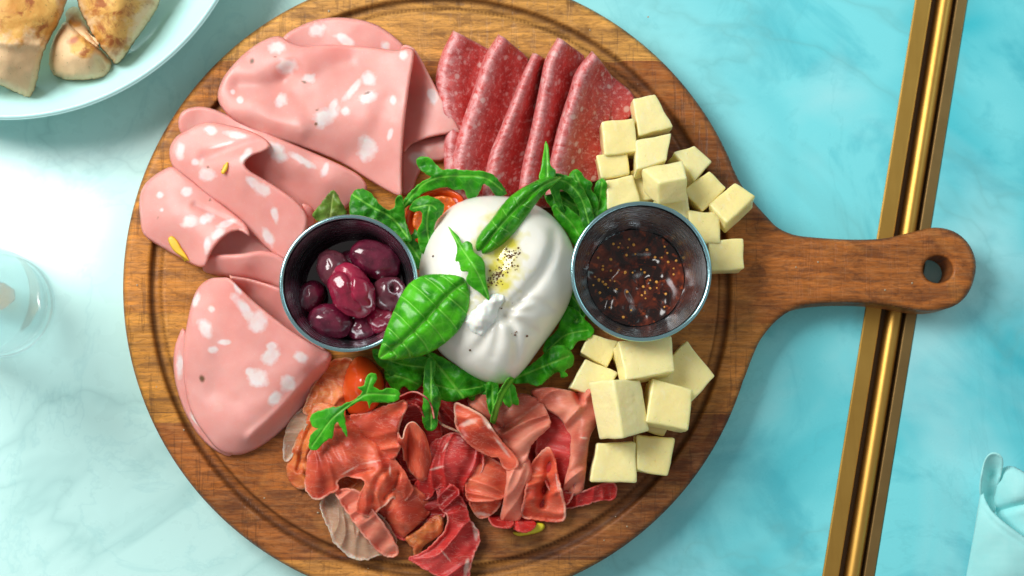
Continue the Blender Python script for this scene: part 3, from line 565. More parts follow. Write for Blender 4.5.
ham(M_PROP, [D([(531,390),(548,387),(563,389),(572,391),(578,393),(584,390),(591,389),(599,396),(602,410),(597,424),(590,438),(587,462),(584,488),(582,494),(572,495),(563,490),(569,462),(569,438),(561,420),(547,410),(535,400)],
   [(531,390,9),(563,390,16),(590,389,17),(602,410,12),(597,424,13),(587,462,10),(584,490,8),(563,490,7),(569,438,10),(547,410,11),(579,410,21),(578,440,20),(575,475,16),(578,396,12)], seed=45, drop=4, dw=7, wr=.3, edgenoise=.2, spots=[(584,438,4,.9,5)], valleys=[([(578,388),(578,394),(581,402)], 7, 3.2)])], 'pale rosy ham roll standing at the right end beside the cheese')
ham(M_PRO, [D([(468,499),(466,480),(468,462),(480,455),(494,460),(508,470),(514,484),(506,494),(500,499),(485,501)], [(468,498,8),(468,462,5),(500,465,5),(510,480,6),(505,493,8),(488,484,13),(480,470,9)], seed=46, edgenoise=.2), D([(470,501),(485,502),(501,499),(498,508),(490,516),(480,518),(474,512)], [(470,501,6),(501,499,5),(485,516,3),(486,506,8)], seed=47, edgenoise=.3, spots=[(482,514,9,2,5)])], 'small semicircular ham fold in the lower centre of the pile')
ham(M_PROP, [D([(508,458),(526,455),(532,470),(529,490),(524,508),(519,521),(508,522),(500,520),(503,502),(506,480)], [(508,458,9),(526,456,9),(518,520,6),(501,520,5),(514,485,15),(528,490,7),(520,470,14)], seed=48, edgenoise=.3, drop=2)], 'narrow pale ham strip hanging below the ham ribbon')
ham(M_PRO, [D([(533,463),(540,454),(548,448),(554,459),(558,480),(564,502),(564,519),(550,521),(537,519),(523,517),(522,508),(526,491),(527,474)], [(533,463,9),(548,449,14),(564,502,8),(562,518,4),(523,515,4),(527,478,9),(545,490,6),(535,490,13),(556,490,12)], seed=49, wr=1.0, valleys=[([(550,462),(546,485),(541,505)], 5, 4.5), ([(556,475),(558,495)], 1.5, 2.5)], spots=[(557,482,1,12,-8)])], 'glossy crimson ham slice with a deep crease at the lower right of the pile')
ham(M_PRO, [D([(455,404),(461,405),(476,412),(486,420),(494,432),(504,445),(514,456),(518,464),(512,470),(504,468),(499,458),(488,456),(470,445),(459,432),(455,418)], [(455,404,14),(476,412,19),(494,432,20),(517,464,15),(504,468,12),(488,456,13),(459,432,14),(475,430,21)], seed=50, edgenoise=.3, spots=[(468,423,10,3,-20), (488,425,3,10,-40), (502,447,2,16,-38)], valleys=[([(458,425),(478,418),(488,424)], 1.6, 3)])], 'bright red ham ribbon running diagonally across the pile with a white fat edge')
ham(M_PROO, [D([(405,538),(420,528),(436,515),(444,519),(442,534),(431,541),(423,548),(421,557),(414,556),(412,548)], [(405,538,4),(436,515,7),(442,534,5),(421,556,2),(425,535,8)], seed=51, wr=.8, ws=.08)], 'short ragged ham scrap between the rounded fold and the lowest dark slice')
ham(M_PROD, [D([(437,492),(441,484),(450,484),(457,489),(462,500),(467,508),(470,520),(478,532),(479,543),(474,553),(470,568),(466,582),(444,578),(420,566),(409,558),(424,552),(444,533),(448,517),(440,508)],
   [(437,492,6),(448,485,8),(465,508,7),(479,540,4),(466,580,2),(411,559,3),(444,533,6),(448,550,9),(458,520,11),(450,500,10)], seed=52, edgenoise=.9, spots=[(475,530,3,14,-10), (466,570,3,14,10), (446,556,1,10,-40)])], 'lowest dark crimson ham slice, hanging over the groove at the bottom of the board')
ham(M_PROD, [D([(488,517),(499,513),(513,520),(510,527),(496,526)], [(488,517,3),(513,520,3),(500,520,5)], seed=53), D([(512,520),(524,516),(534,520),(536,527),(524,533),(514,529)], [(512,520,3),(534,520,3),(524,524,6)], seed=54)], 'two-lobed dark red ham scrap beside the yellow pepper sliver')
ham(M_PROD, [ribbon([(396,404,10),(412,398,16),(424,404,18),(430,420,14)], 9, 5, 1)], 'small curled ham edge under the tip of the tongue-shaped arugula leaf')
ham(M_FAT, [ribbon([(436,419,12),(443,425,15),(452,429,18),(459,432,19)], 2.2, -1, 9, .3)], 'thin white strand of fat reaching over the dark hollow')
sheet('pepper_sliver', [sheet_data([(513,532),(524,530),(534,523),(543,523),(545,527),(540,532),(528,535),(518,536)], [(0, 0, 2.5)], drop=1.5, dw=3, wr=.2)], simple('yellow_pepper', (.72, .62, .03), .35, .1), .002, label='yellow-green pepper sliver on the wood under the ham', cat='pepper sliver')
# ================================================================ cheese
def cheese_mat():
    nt = NT('pale_semi_hard_cheese', rough=.32, spec=.45, sss=.5, sssr=(1., .7, .28), ssss=.007); p = nt.coord('Object')
    n = nt.noise(p, 90, 4); c = nt.mix(nt.math('MULTIPLY_ADD', nt.node('ShaderNodeObjectInfo').outputs['Random'], .5, nt.math('MULTIPLY', n, .6)), (.92, .74, .27), (.94, .86, .48))
    c = nt.mix(nt.ramp(nt.noise(p, 260, 3, .6), [(.58, 0), (.72, .35)]), c, (.92, .88, .66))
    pit = nt.ramp(nt.voro(p, 260, 'Distance'), [(.06, 1), (.12, 0)])
    return nt.out(base=c, Normal=nt.bump(nt.math('SUBTRACT', nt.math('ADD', nt.noise(p, 220, 4), nt.math('MULTIPLY', nt.noise(p, 45, 2), 1.5)), nt.math('MULTIPLY', pit, .6)), .5, .0012))
M_CHEESE = cheese_mat()
def cube(q, depth, label, group):
    mx, my = sum(c[0] for c in q)/4, sum(c[1] for c in q)/4; q = [(mx+(c[0]-mx)*1.04, my+(c[1]-my)*1.04, c[2]) for c in q]
    T = [P(*c) for c in q]; n = (T[2]-T[0]).cross(T[1]-T[3]); n.normalize(); n = n if n.z > 0 else -n
    B = [t-n*depth/1000+Vector((random.uniform(-.5, .5), random.uniform(-.5, .5), 0))/1000 for t in T]
    lo = min(b.z for b in B)
    if lo < BT+.0002: B = [Vector((b.x, b.y, max(b.z, BT+.0002))) for b in B]
    F = [(0, 1, 2, 3), (7, 6, 5, 4)]+[(i, 4+i, 4+(i+1) % 4, (i+1) % 4) for i in range(4)]
    me = mesh('cheese_cube', T+B, F, True); o = link('cheese_cube', me, M_CHEESE); shift_origin(o)
    import bmesh
    bm = bmesh.new(); bm.from_mesh(me); bmesh.ops.recalc_face_normals(bm, faces=bm.faces)
    bmesh.ops.bevel(bm, geom=list(bm.edges)+list(bm.verts), offset=random.uniform(.0008, .0014), segments=3, affect='EDGES', profile=.6)
    bmesh.ops.subdivide_edges(bm, edges=[e for e in bm.edges if e.calc_length() > .006], cuts=5, use_grid_fill=True)
    sd = random.random()*50
    for v in bm.verts:
        v.co += Vector((mn.noise(v.co*160+Vector((sd, 0, 0))), mn.noise(v.co*160+Vector((0, sd, 5))), mn.noise(v.co*160+Vector((9, 0, sd)))))*.0005
    bm.to_mesh(me); bm.free(); me.polygons.foreach_set('use_smooth', [True]*len(me.polygons)); me.set_sharp_from_angle(angle=1.3)
    tag(o, label, 'cheese cube', group)
GU, GL = 'cheese cubes above the jam cup', 'cheese cubes below the jam cup'
def H(q, h): return [(x, y, h) for x, y in q]
cube(H([(633, 99), (655, 95.5), (672.5, 126), (639, 135)], 18), 16, 'topmost cheese cube, tapered, at the upper tip of the upper pile', GU)
cube(H([(602, 122), (633.5, 119), (638, 151), (605, 154.5)], 19), 16, 'square cheese cube next to the rightmost salami fold', GU)
cube([(637, 140, 22), (671, 133.5, 20), (666, 160, 24), (637, 169, 26)], 15, 'cheese cube just below the topmost tapered one', GU)
cube([(675, 152, 17), (694, 146, 14), (712, 161, 14), (696, 179, 18)], 15, 'turned cheese cube on the right side of the upper pile, over the groove', GU)
cube(H([(597, 155), (627, 152.5), (629.5, 174), (602, 179)], 17), 15, 'small cheese cube between the salami and the arugula, left in the upper pile', GU)
cube([(642, 168, 24), (682, 160.5, 22), (686.5, 177, 34), (659, 182, 35)], 14, 'raised cheese cube showing a yellow front face, on top of the upper pile', GU)
cube(H([(606, 181), (633, 175), (640, 202), (608, 209)], 17), 15, 'cheese cube beside the arugula touching the upper left of the jam cup', GU)
cube(H([(631, 171), (650, 168), (654, 198), (634, 201)], 13), 12, 'cheese cube buried under the raised one in the upper pile', GU)
cube(H([(684, 190), (709, 171.5), (726, 188), (703, 211)], 16), 15, 'diamond-turned cheese cube in the right part of the upper pile', GU)
cube([(709, 204, 19), (735, 183, 18), (755, 196, 20), (727, 223, 23)], 15, 'outermost cheese cube on the right, by the root of the board handle', GU)
cube(H([(655, 200), (687, 193), (690, 218), (660, 226)], 16), 15, 'cheese cube at the rim of the jam cup, under the raised one', GU)
cube(H([(688, 211), (719, 213), (720, 243), (692, 242)], 18), 16, 'cheese cube right of the jam cup, above the lone lowest one', GU)
cube(H([(709, 240), (743, 239), (744, 268), (712, 270)], 17), 16, 'cheese cube lying on the root of the handle, right of the jam cup', GU)
cube([(619, 342, 28), (671, 337, 26), (674, 371, 28), (627, 379, 32)], 15, 'widest cheese cube, lying right under the jam cup', GL)
cube(H([(687, 342), (714, 376), (691, 401), (652, 378)], 16), 15, 'large diamond-turned cheese cube at the right of the lower pile', GL)
cube(H([(590, 334), (618, 342), (607, 367), (581, 352)], 16), 15, 'cheese cube between the arugula and the lower left of the jam cup', GL)
cube(H([(611, 352), (626, 347), (643, 378), (622, 378)], 13), 12, 'cheese cube half hidden under the widest one', GL)
cube(H([(586, 360), (617.5, 373), (602, 398), (570, 388)], 15), 14, 'cheese cube between the arugula and the pale ham roll', GL)
cube([(614, 380.5, 37), (641, 381, 27), (649, 430, 25), (623, 438, 35)], 19, 'tall cheese cube standing on edge beside the ham roll', GL)
cube([(653, 379, 25), (692, 390, 24), (688, 430, 26), (647, 421, 28)], 15, 'rounded square cheese cube on top of the lower pile, right of the tall one', GL)
cube(H([(644, 402), (674, 414), (664, 436), (638, 428)], 12), 11, 'cheese cube buried under the rounded square one', GL)
cube(H([(597, 444), (635, 443), (636, 482), (591, 481)], 16), 15, 'lowest cheese cube, a large square next to the end of the ham roll', GL)
cube(H([(637, 436), (675, 439), (667, 476), (637.5, 470)], 15), 14, 'lower right cheese cube, right of the lowest square one', GL)
# ================================================================ blobs
def blob(name, px, py, h, rx, ry, rz, mat, yaw=0, pitch=0, seed=1, rough=.08, fr=1.4, fn=None, n=44, parent=None):
    """lumpy ellipsoid, radii in millimetres"""
    V, F = [], []; m = n//2
    for i in range(m+1):
        th = math.pi*i/m
        for j in range(n):
            ph = 2*math.pi*j/n; d_ = Vector((math.sin(th)*math.cos(ph), math.sin(th)*math.sin(ph), math.cos(th)))
            k = 1+rough*mn.fractal(d_*fr+Vector((seed*5.1, seed*2.3, 0)), .6, 2., 3)
            if fn: k *= fn(d_)
            V.append(Vector((d_.x*rx, d_.y*ry, d_.z*rz))*k/1000*(1.02 if name == 'olive' else 1))
    for i in range(m):
        for j in range(n): F.append((i*n+j, (i+1)*n+j, (i+1)*n+(j+1) % n, i*n+(j+1) % n))
    me = mesh(name, V, F); o = link(name, me, mat); o.location = P(px, py, h+(3 if name == 'olive' else 0)); o.rotation_euler = (0, pitch, yaw)
    if parent: keep(o, parent)
    return o
def olive_mat(name, a, b):
    nt = NT(name, rough=.22, spec=.55, coat=.35, coatr=.08, sss=.12, sssr=(1., .2, .3), ssss=.002); p = nt.coord('Object')
    n = nt.noise(p, 70, 5, .6, .6); c = nt.mix(nt.ramp(n, [(.36, 0), (.64, 1)]), a, b); c = nt.mix(nt.ramp(nt.voro(p, 700, 'Distance'), [(.12, .15), (.25, 0)]), c, (.45, .12, .14))
    return nt.out(base=c, rough=nt.math('MULTIPLY_ADD', n, .2, .1), Normal=nt.bump(nt.noise(p, 180, 4, .6), .22, .0007))
M_OL1 = olive_mat('purple_olive', (.07, .004, .018), (.20, .014, .045)); M_OL2 = olive_mat('crimson_olive', (.22, .005, .03), (.36, .016, .055)); M_OL3 = olive_mat('brownish_olive', (.09, .016, .03), (.17, .04, .055))
def wrinkle(ax, k, s):
    def f(d_):
        a = math.atan2(d_.y, d_.z); return 1-k*math.exp(-((a-ax+.35*math.sin(3*d_.x+s))/.16)**2)-k*.6*math.exp(-((a-ax-.9-.4*math.sin(2.3*d_.x+s))/.14)**2)-k*.5*max(0, mn.noise(d_*3.1+Vector((s, s, 0))))
    return f
def pit(sx, k=.55):
    def f(d_):
        r = math.hypot(d_.y, d_.z); return 1-(k*math.exp(-(r/.24)**2) if d_.x*sx > 0 else 0)+(.03*math.exp(-((r-.34)/.1)**2) if d_.x*sx > 0 else 0)
    return f
GO = 'dark olives in the steel cup'
for args, kw, lab in (
    ((375, 260, 17, 13, 9, 9, M_OL1), dict(yaw=-.45, pitch=.15, seed=1), 'large purple olive at the upper right inside the cup'),
    ((334, 270, 19, 10.5, 8, 8, M_OL3), dict(yaw=-1.15, seed=2, rough=.09), 'dull brownish olive half under the wrinkled one'),
    ((352, 291, 25, 14, 10.3, 9, M_OL2), dict(yaw=-1.0, pitch=.15, seed=3, rough=.10, fn=wrinkle(.1, .20, .5)), 'crimson wrinkled olive lying on top of the others'),
    ((312, 297, 12, 8.2, 6.6, 7.5, M_OL1), dict(yaw=1.3, seed=4, rough=.08), 'smallest purple olive against the left wall of the cup'),
    ((389, 294, 16, 9.6, 9.0, 8.5, M_OL3), dict(yaw=.6, pitch=-1.15, seed=5, fn=pit(1)), 'round olive with its pit hole facing up, at the right of the cup'),
    ((331, 321, 16, 11, 8.4, 8.2, M_OL1), dict(yaw=-.25, pitch=.2, seed=6, fn=pit(1)), 'glossy purple olive with a dark pit hole at the bottom left of the cup'),
    ((363, 327, 11, 8, 6.5, 6.5, M_OL1), dict(yaw=.3, seed=7, rough=.12, fn=pit(-1)), 'dark olive at the bottom of the cup under the crimson one'),
    ((380, 318, 13, 8, 7, 6.5, M_OL2), dict(yaw=.9, seed=8, rough=.14, fn=pit(-1, .4)), 'torn reddish olive beside the tip of the basil leaf'),
    ((352, 264, 8, 9, 7, 6, M_OL1), dict(yaw=.2, seed=9), 'dark olive deep at the back of the cup')):
    tag(blob('olive', *args, **kw), lab, 'olive', GO)
def disc(name, c, r, z, mat, amp=0.0, fr=60, seed=0, rings=26, n=90):
    V, F = [(0, 0, 0)], []
    for i in range(1, rings+1):
        for j in range(n):
            a = 2*math.pi*j/n; q_ = r*i/rings; x, y = q_*math.cos(a), q_*math.sin(a)
            V.append((x, y, amp*mn.fractal(Vector((x*fr, y*fr, seed)), .5, 2.0, 2)*(1-.5*(i/rings)**6)))
    F += [(0, 1+j, 1+(j+1) % n) for j in range(n)]
    for i in range(rings-1):
        for j in range(n): F.append((1+i*n+j, 1+(i+1)*n+j, 1+(i+1)*n+(j+1) % n, 1+i*n+(j+1) % n))
    o = link(name, mesh(name, V, F), mat); o.location = (c[0], c[1], z); return o
cb = cupO.location; br = disc('olive_brine', (cb.x, cb.y), rbO+.0028, BT+.0100, simple('dark_brine', (.02, .004, .008), .06, 0, coat=.5), .0003, 90, 3)
tag(br, 'dark glossy brine pooled under the olives in the cup', 'brine')
def jam_mat():
    nt = NT('fig_jam', rough=.14, spec=.5, coat=.0, coatr=.05, sss=.0, sssr=(1., .15, .05), ssss=.002); p = nt.coord('Object')
    n = nt.noise(p, 80, 5, .65, .8); c = nt.mix(nt.ramp(n, [(.44, 0), (.66, 1)]), (.014, .004, .003), (.16, .022, .006))
    c = nt.mix(nt.ramp(nt.noise(p, 240, 3, .6), [(.58, 0), (.7, .6)]), c, (.42, .07, .015))
    return nt.out(base=c, Normal=nt.bump(nt.noise(p, 110, 2, .5), .22, .0010))
cb = cupJ.location; jam = disc('fig_jam', (cb.x, cb.y), rbJ+.0018, BT+.0085, jam_mat(), .0032, 75, 8, 50, 120); tag(jam, 'dark reddish brown fig jam full of tiny seeds, in the right-hand steel cup', 'jam')
def specks(name, spots, mat, parent=None):
    V, F = [], []
    for x, y, z, r, s_ in spots:
        b = len(V); k = [(1, 0, 0), (-1, 0, 0), (0, 1, 0), (0, -1, 0), (0, 0, 1), (0, 0, -1)]
        import bmesh
        bm = bmesh.new(); bmesh.ops.create_icosphere(bm, subdivisions=1 if s_ else 2, radius=r)
        for v in bm.verts:
            c = v.co*(1+(random.uniform(-.35, .35) if s_ else 0)); V.append((c.x+x, c.y+y, c.z+z))
        F += [tuple(v.index+b for v in f.verts) for f in bm.faces]; bm.free()
    o = link(name, mesh(name, V, F, not spots[0][4]), mat, parent); return o
sd = []
for i in range(55):
    a, q_ = random.uniform(0, 2*math.pi), rbJ*math.sqrt(random.random()); x, y = q_*math.cos(a), q_*math.sin(a)
    z = .0032*mn.fractal(Vector((x*75, y*75, 8)), .5, 2.0, 2); sd.append((x, y, z+.0001, random.uniform(.0004, .0008), 0))
o = specks('fig_seeds', sd, simple('fig_seed', (.72, .32, .05), .4, .3, 300), jam); o['kind'] = 'stuff'
# ================================================================ burrata
BCX, BCY = 496., 290.; BO = [(418.5, 284), (420, 262), (426, 240), (436, 222), (452, 206), (470, 198), (490, 195), (512, 197), (532, 203), (550, 214), (564, 230), (573, 248), (575, 266), (573, 290), (566, 310), (555, 328), (541, 347), (527, 366), (514, 379), (500, 384.5), (486, 382), (468, 374), (452, 363), (438, 350), (426, 328), (420, 306)]
bo = crom(BO, 8, True); bang = np.unwrap(np.arctan2(bo[:, 1]-BCY, bo[:, 0]-BCX)); brad = np.hypot(bo[:, 0]-BCX, bo[:, 1]-BCY)
o_ = np.argsort(np.mod(bang, 2*math.pi)); BA, BR = np.mod(bang, 2*math.pi)[o_], brad[o_]
def brr(a): return np.interp(np.mod(a, 2*math.pi), np.r_[BA[-1]-2*math.pi, BA, BA[0]+2*math.pi], np.r_[BR[-1], BR, BR[0]])
CRE = [([(556, 232), (553, 250), (545, 268), (534, 284), (520, 299), (507, 314)], 4.2, 6.0), ([(520, 300), (532, 300), (548, 306), (560, 312)], 1.6, 5), ([(505, 316), (512, 326), (516, 342), (516, 362)], 2.4, 4.5), ([(503, 318), (524, 326), (540, 335)], 2.0, 4.5),
       ([(499, 322), (497, 340), (493, 356)], 1.0, 5.), ([(490, 328), (480, 345), (466, 358)], 1.2, 6), ([(524, 205), (520, 222), (510, 240), (498, 256)], 1.6, 7), ([(440, 232), (436, 260), (444, 288)], -1.2, 8), ([(455, 212), (475, 208), (498, 210)], -.8, 8)]
def bh(xy):
    xy = np.atleast_2d(np.asarray(xy, float)); dx, dy = xy[:, 0]-BCX, xy[:, 1]-BCY; rho = np.clip(np.hypot(dx, dy)/brr(np.arctan2(dy, dx)), 0, 1)
    h = 15+29*np.power(np.clip(1-rho**2.3, 0, 1), .55)
    fade = np.clip((1-rho)*5, 0, 1)
    for l, dp, wd in CRE: h = h-fade*.78*dp*np.exp(-(pdist(xy, crom(l, 5))/wd)**2)
    k = np.hypot(xy[:, 0]-497, xy[:, 1]-312); h -= 3.5*np.exp(-(k/11)**2)
    h -= 4.0*np.exp(-(((xy[:, 0]-492)/22)**2+((xy[:, 1]-262)/26)**2))
    h += 3.0*np.exp(-(((xy[:, 0]-545)/18)**2+((xy[:, 1]-245)/26)**2))*fade
    an = np.arctan2(xy[:, 1]-314, xy[:, 0]-500); h += fade*.3*np.sin(an*11+1.5*np.sin(an*3))*np.exp(-((k-26)/20)**2)*(xy[:, 1] > 300)
    return h
V, nA = [], 180
prof = [(r_, None) for r_ in np.linspace(0.0, 1, 80)**.9]
XY, HH = [], []
for r_, _ in prof:
    a = np.linspace(0, 2*math.pi, nA, endpoint=False); R_ = brr(a)*max(r_, .002); q_ = np.stack([BCX+R_*np.cos(a), BCY+R_*np.sin(a)], 1); XY.append(q_)
    HH.append(bh(q_)+.5*fbm(q_, .035, 4, 2))
for k, (f_, hh) in enumerate([(.995, 12.), (.97, 8.), (.92, 4.), (.84, 1.), (.5, .3)]):
    a = np.linspace(0, 2*math.pi, nA, endpoint=False); R_ = brr(a)*f_; XY.append(np.stack([BCX+R_*np.cos(a), BCY+R_*np.sin(a)], 1)); HH.append(np.full(nA, hh))
m = len(XY); XY = np.vstack(XY); HH = np.concatenate(HH); W = Pn(XY, HH)
F = [(i*nA+j, i*nA+(j+1) % nA, (i+1)*nA+(j+1) % nA, (i+1)*nA+j) for i in range(m-1) for j in range(nA)]
ta = W[F[5000][1]]-W[F[5000][0]]; tb = W[F[5000][2]]-W[F[5000][0]]
if np.cross(ta, tb)[2] < 0: F = [f[::-1] for f in F]
oil = np.clip(1.15-np.sqrt(((XY[:, 0]-496)/33)**2+(((XY[:, 1]-266)+.35*(XY[:, 0]-496))/52)**2)+.5*fbm(XY, .06, 5), 0, 1)*(np.arange(len(XY)) < 80*nA)
nt = NT('burrata_skin', rough=.25, spec=.5, sss=.5, sssr=(1., .9, .75), ssss=.005, coat=.25, coatr=.12); p = nt.coord('Object')
c = nt.mix(nt.noise(p, 40, 4), (.82, .80, .72), (.88, .87, .80)); oa = nt.attr('oil')
c = nt.mix(nt.math('MULTIPLY', nt.ramp(nt.math('ADD', oa, nt.math('MULTIPLY', nt.math('SUBTRACT', nt.noise(p, 120, 4), .5), .5)), [(.15, 0), (.8, 1)]), .95), c, (.70, .62, .05))
nt.out(base=c, rough=nt.math('MULTIPLY_ADD', oa, -.16, .27), Normal=nt.bump(nt.noise(p, 70, 3, .5), .18, .0012)); M_BUR = nt.m
bur = empty('burrata', P(BCX, BCY, 0)); tag(bur, 'white burrata ball in the middle of the board, torn open and dressed with oil', 'burrata')
keep(link('burrata_skin', mesh('burrata_skin', W, F, True, dict(oil=oil)), M_BUR), bur)
bx = [(465, 322), (470, 312), (477, 304), (485, 299), (494, 292), (502, 292), (505, 299), (500, 308), (497, 317), (491, 326), (484, 336), (477, 335), (470, 331)]
cur = sheet_data(bx, [(x, y, float(bh([(x, y)])[0])+1.0) for x, y in bx]+[(485, 315, float(bh([(485, 315)])[0])+4.2), (495, 302, float(bh([(495, 302)])[0])+3.6)], drop=2.5, dw=4, wr=1.1, ws=.07, seed=60, edgenoise=.8, step=.7)
sheet('curd', [cur], simple('fresh_curd', (.84, .85, .80), .75, .04, 90, .12, sss=.4, ssss=.003), .002, bur)
M_PEP = simple('cracked_pepper', (.14, .06, .02), .7, .7, 900); sp = []
for cx_, cy_, s1, s2, n_, an_ in ((511, 256, 8, 5, 42, -.5), (498, 275, 8, 7, 55, -.8), (508, 264, 11, 11, 26, 0), (489, 283, 5, 4, 14, 0), (520, 333, 8, 3, 3, 0), (500, 305, 10, 12, 6, 0)):
    for i in range(n_):
        u, v = random.gauss(0, 1)*s1*.6, random.gauss(0, 1)*s2*.6; x, y = cx_+u*math.cos(an_)-v*math.sin(an_), cy_+u*math.sin(an_)+v*math.cos(an_)
        c = P(x, y, float(bh([(x, y)])[0])+.25); sp.append((c.x, c.y, c.z, random.choice((.0002, .0003, .0004, .0005)), 1))
for x, y in ((515, 335), (527, 336), (433, 256), (470, 350)): c = P(x, y, float(bh([(x, y)])[0])+.3); sp.append((c.x, c.y, c.z, .0006, 1))
o = specks('ground_pepper', sp, M_PEP); shift_origin(o); tag(o, 'coarse black pepper sprinkled over the oily top of the burrata', 'pepper', kind='stuff')
# ================================================================ leaves
def leaf_mat(name, dark, light, vein, rough=.44):
    nt = NT(name, rough=rough, spec=.3, sss=.18, sssr=(.3, 1., .15), ssss=.0015); u = nt.mapv(nt.attr('sheet_uv', 'Vector'), (.01, .01, .01))
    n = nt.noise(u, 10, 4, .55); c = nt.mix(nt.ramp(n, [(.36, 0), (.62, 1)]), dark, light); rnd = nt.node('ShaderNodeObjectInfo').outputs['Random']
    c = nt.mix(nt.math('MULTIPLY', rnd, .55), c, tuple(x*.42 for x in dark))
    vd = nt.voro(u, 22, 'Distance', 'DISTANCE_TO_EDGE'); v = nt.ramp(vd, [(0, 1), (.06, 0)])
    c = nt.mix(nt.math('MULTIPLY', v, .16), c, vein); rb = nt.ramp(nt.attr('rib'), [(.15, 0), (.7, 1)]); c = nt.mix(nt.math('MULTIPLY', rb, .55), c, vein)
    e = nt.ramp(nt.attr('rim'), [(0, .35), (.1, 0)]); c = nt.mix(e, c, vein)
    return nt.out(base=c, rough=nt.math('MULTIPLY_ADD', n, .2, rough-.1), Normal=nt.bump(nt.math('ADD', nt.math('MULTIPLY', v, -.15), nt.noise(u, 14, 2)), .16, .0005))
M_ARU = leaf_mat('arugula_leaf', (.012, .20, .004), (.06, .46, .008), (.26, .66, .08)); M_BAS = leaf_mat('basil_leaf', (.02, .25, .004), (.09, .54, .010), (.30, .74, .12), .3)
M_OLV = leaf_mat('olive_green_leaf', (.10, .14, .015), (.14, .30, .03), (.35, .45, .12))
GA = 'arugula leaves tucked between the foods'
def aru(outl, c, ribs, label, mat=None, cat='arugula leaf', name='arugula_leaf', grp=GA, t=.0004, **k):
    k.setdefault('step', 1.1); k.setdefault('drop', .3); k.setdefault('dw', 2.5); k.setdefault('edgenoise', .75 if name == 'arugula_leaf' else .25); k.setdefault('wr', 1.3); k.setdefault('ws', .06)
    return sheet(name, [sheet_data(outl, c, ribs=ribs, **k)], mat or M_ARU, t, label=label, cat=cat, group=grp)
def B(x, y, k): return (x, y, float(bh([(x, y)])[0])+k)
aru([(545,184),(556,183),(575,180),(592,190),(606,205),(610,214),(597,226),(584,240),(570,232),(556,214),(545,198)], [(545,184,8),(606,205,8),(584,240,8),(575,205,10)], [[(548,188),(575,205),(600,212)]], 'dark arugula leaf at the bottom of the tuft between burrata and jam cup', seed=61)
aru([(402,203),(410,192),(421,182),(431,177),(424,173),(418,167),(416,160),(422,156.5),(430,158),(436,164),(442,169.5),(452,169),(466,170),(481,171),(493,175),(501,183),(507,194),(496,196),(491,189),(484,184),(481,190),(474,199),(467,198),(464,190),(455,190),(445,187),(434,190),(422,194),(412,203),(404,209)],
    [(404,206,14),(421,186,19),(450,178,24),(480,178,25),(505,193,20),(418,160,20),(474,198,17),(436,166,24)], [([(404,206),(421,186),(437,178),(460,176),(485,178),(502,190)],.8)], 'arched arugula leaf over the salami ends, its stem curling round the upper tomato', seed=62)
aru([(350,216),(350,199),(354,191),(362,188.5),(371,193),(379,203),(388,210),(394,207),(396,197),(401,196),(404,205),(406,222),(412,240),(402,242),(392,233),(375,224),(358,219)], [(350,200,16),(362,189,18),(388,212,15),(400,198,20),(408,238,16),(375,210,20)], [([(353,195),(372,207),(392,218),(408,238)],.9)], 'wide arugula leaf standing behind the olive cup', seed=63)
aru([(312,216),(319,206),(327,195),(333,190.5),(338,195),(342,203),(347,214),(340,220),(325,224)], [(312,216,13),(333,191,17),(345,215,14),(330,208,16)], [([(333,194),(330,218)],.8)], 'small olive-green leaf tip between the mortadella and the olive cup', mat=M_OLV, seed=64)
aru([(402,236),(411,228),(424,236),(431,250),(427,264),(418,270),(411,258)], [(402,236,10),(430,250,12),(418,268,9)], [[(405,238),(422,262)]], 'short arugula leaf between the olive cup and the burrata', seed=65)
aru([(409,209),(416,199),(427,195.5),(437,199),(444,204),(443,213),(437,220),(434,230),(441,240),(434,252),(425,256),(419,246),(417,232),(422,220),(421,212),(414,212)], [(409,209,24),(427,196,27),(443,205,26),(434,230,24),(425,254,21),(428,210,29)], [([(413,208),(430,205),(436,209)],.8),([(429,206),(427,225),(430,248)],.8)], 'small arugula leaf lying across the upper tomato', seed=66)
aru([(540,176),(545,168),(552,172),(566,175),(578,182),(586,194),(592,208),(594,220),(588,230),(581,222),(577,206),(568,194),(560,190),(562,202),(566,214),(559,210),(552,196),(548,186)], [(540,176,30),(566,178,26),(586,194,24),(590,225,20),(562,205,18),(552,190,24)], [([(545,178),(566,182),(581,198),(589,224)],.8)], 'curved arugula leaf hanging over the upper right shoulder of the burrata', seed=67)
aru([(569,175),(575,169),(581,172),(585,178),(592,183),(591,190),(597,196),(598,206),(592,214),(583,206),(577,196),(572,186)], [(569,175,20),(581,172,22),(598,204,17),(583,205,16)], [([(575,173),(582,188),(592,208)],.8)], 'lobed arugula leaf touching the end of the rightmost salami fold', seed=68)
aru([(593,201),(594,188),(597,181),(603,178.5),(607,184),(606,194),(608,204),(605,214),(597,216),(592,210)], [(597,181,20),(607,190,18),(600,214,16),(593,201,15)], [([(602,182),(600,198),(597,214)],.8)], 'narrow arugula leaf standing beside the cheese cube, above the jam cup', seed=69)
aru([(557,330),(565,308),(575,309),(586,320),(594,330),(590,338),(577,342),(571,350),(560,352),(552,357),(543,352),(546,340)], [(565,308,10),(594,330,16),(545,352,12),(575,330,16)], [([(548,350),(566,335),(588,330)],.8)], 'broad arugula leaf between the burrata and the lower left of the jam cup', seed=70)
aru([(509,378),(522,370),(537,360),(552,347),(562,345),(571,351),(574,359),(572,366),(565,371),(568,376),(562,378),(558,372),(548,379),(538,386),(526,383),(516,384)], [(509,380,9),(537,360,13),(562,346,17),(573,360,14),(565,375,12),(530,383,13),(550,363,18)], [([(511,380),(535,370),(569,356)],.9)], 'ruffled arugula leaf under the lower right of the burrata', seed=71, valleys=[([(545,352),(548,368),(556,374)], 3, 3)])
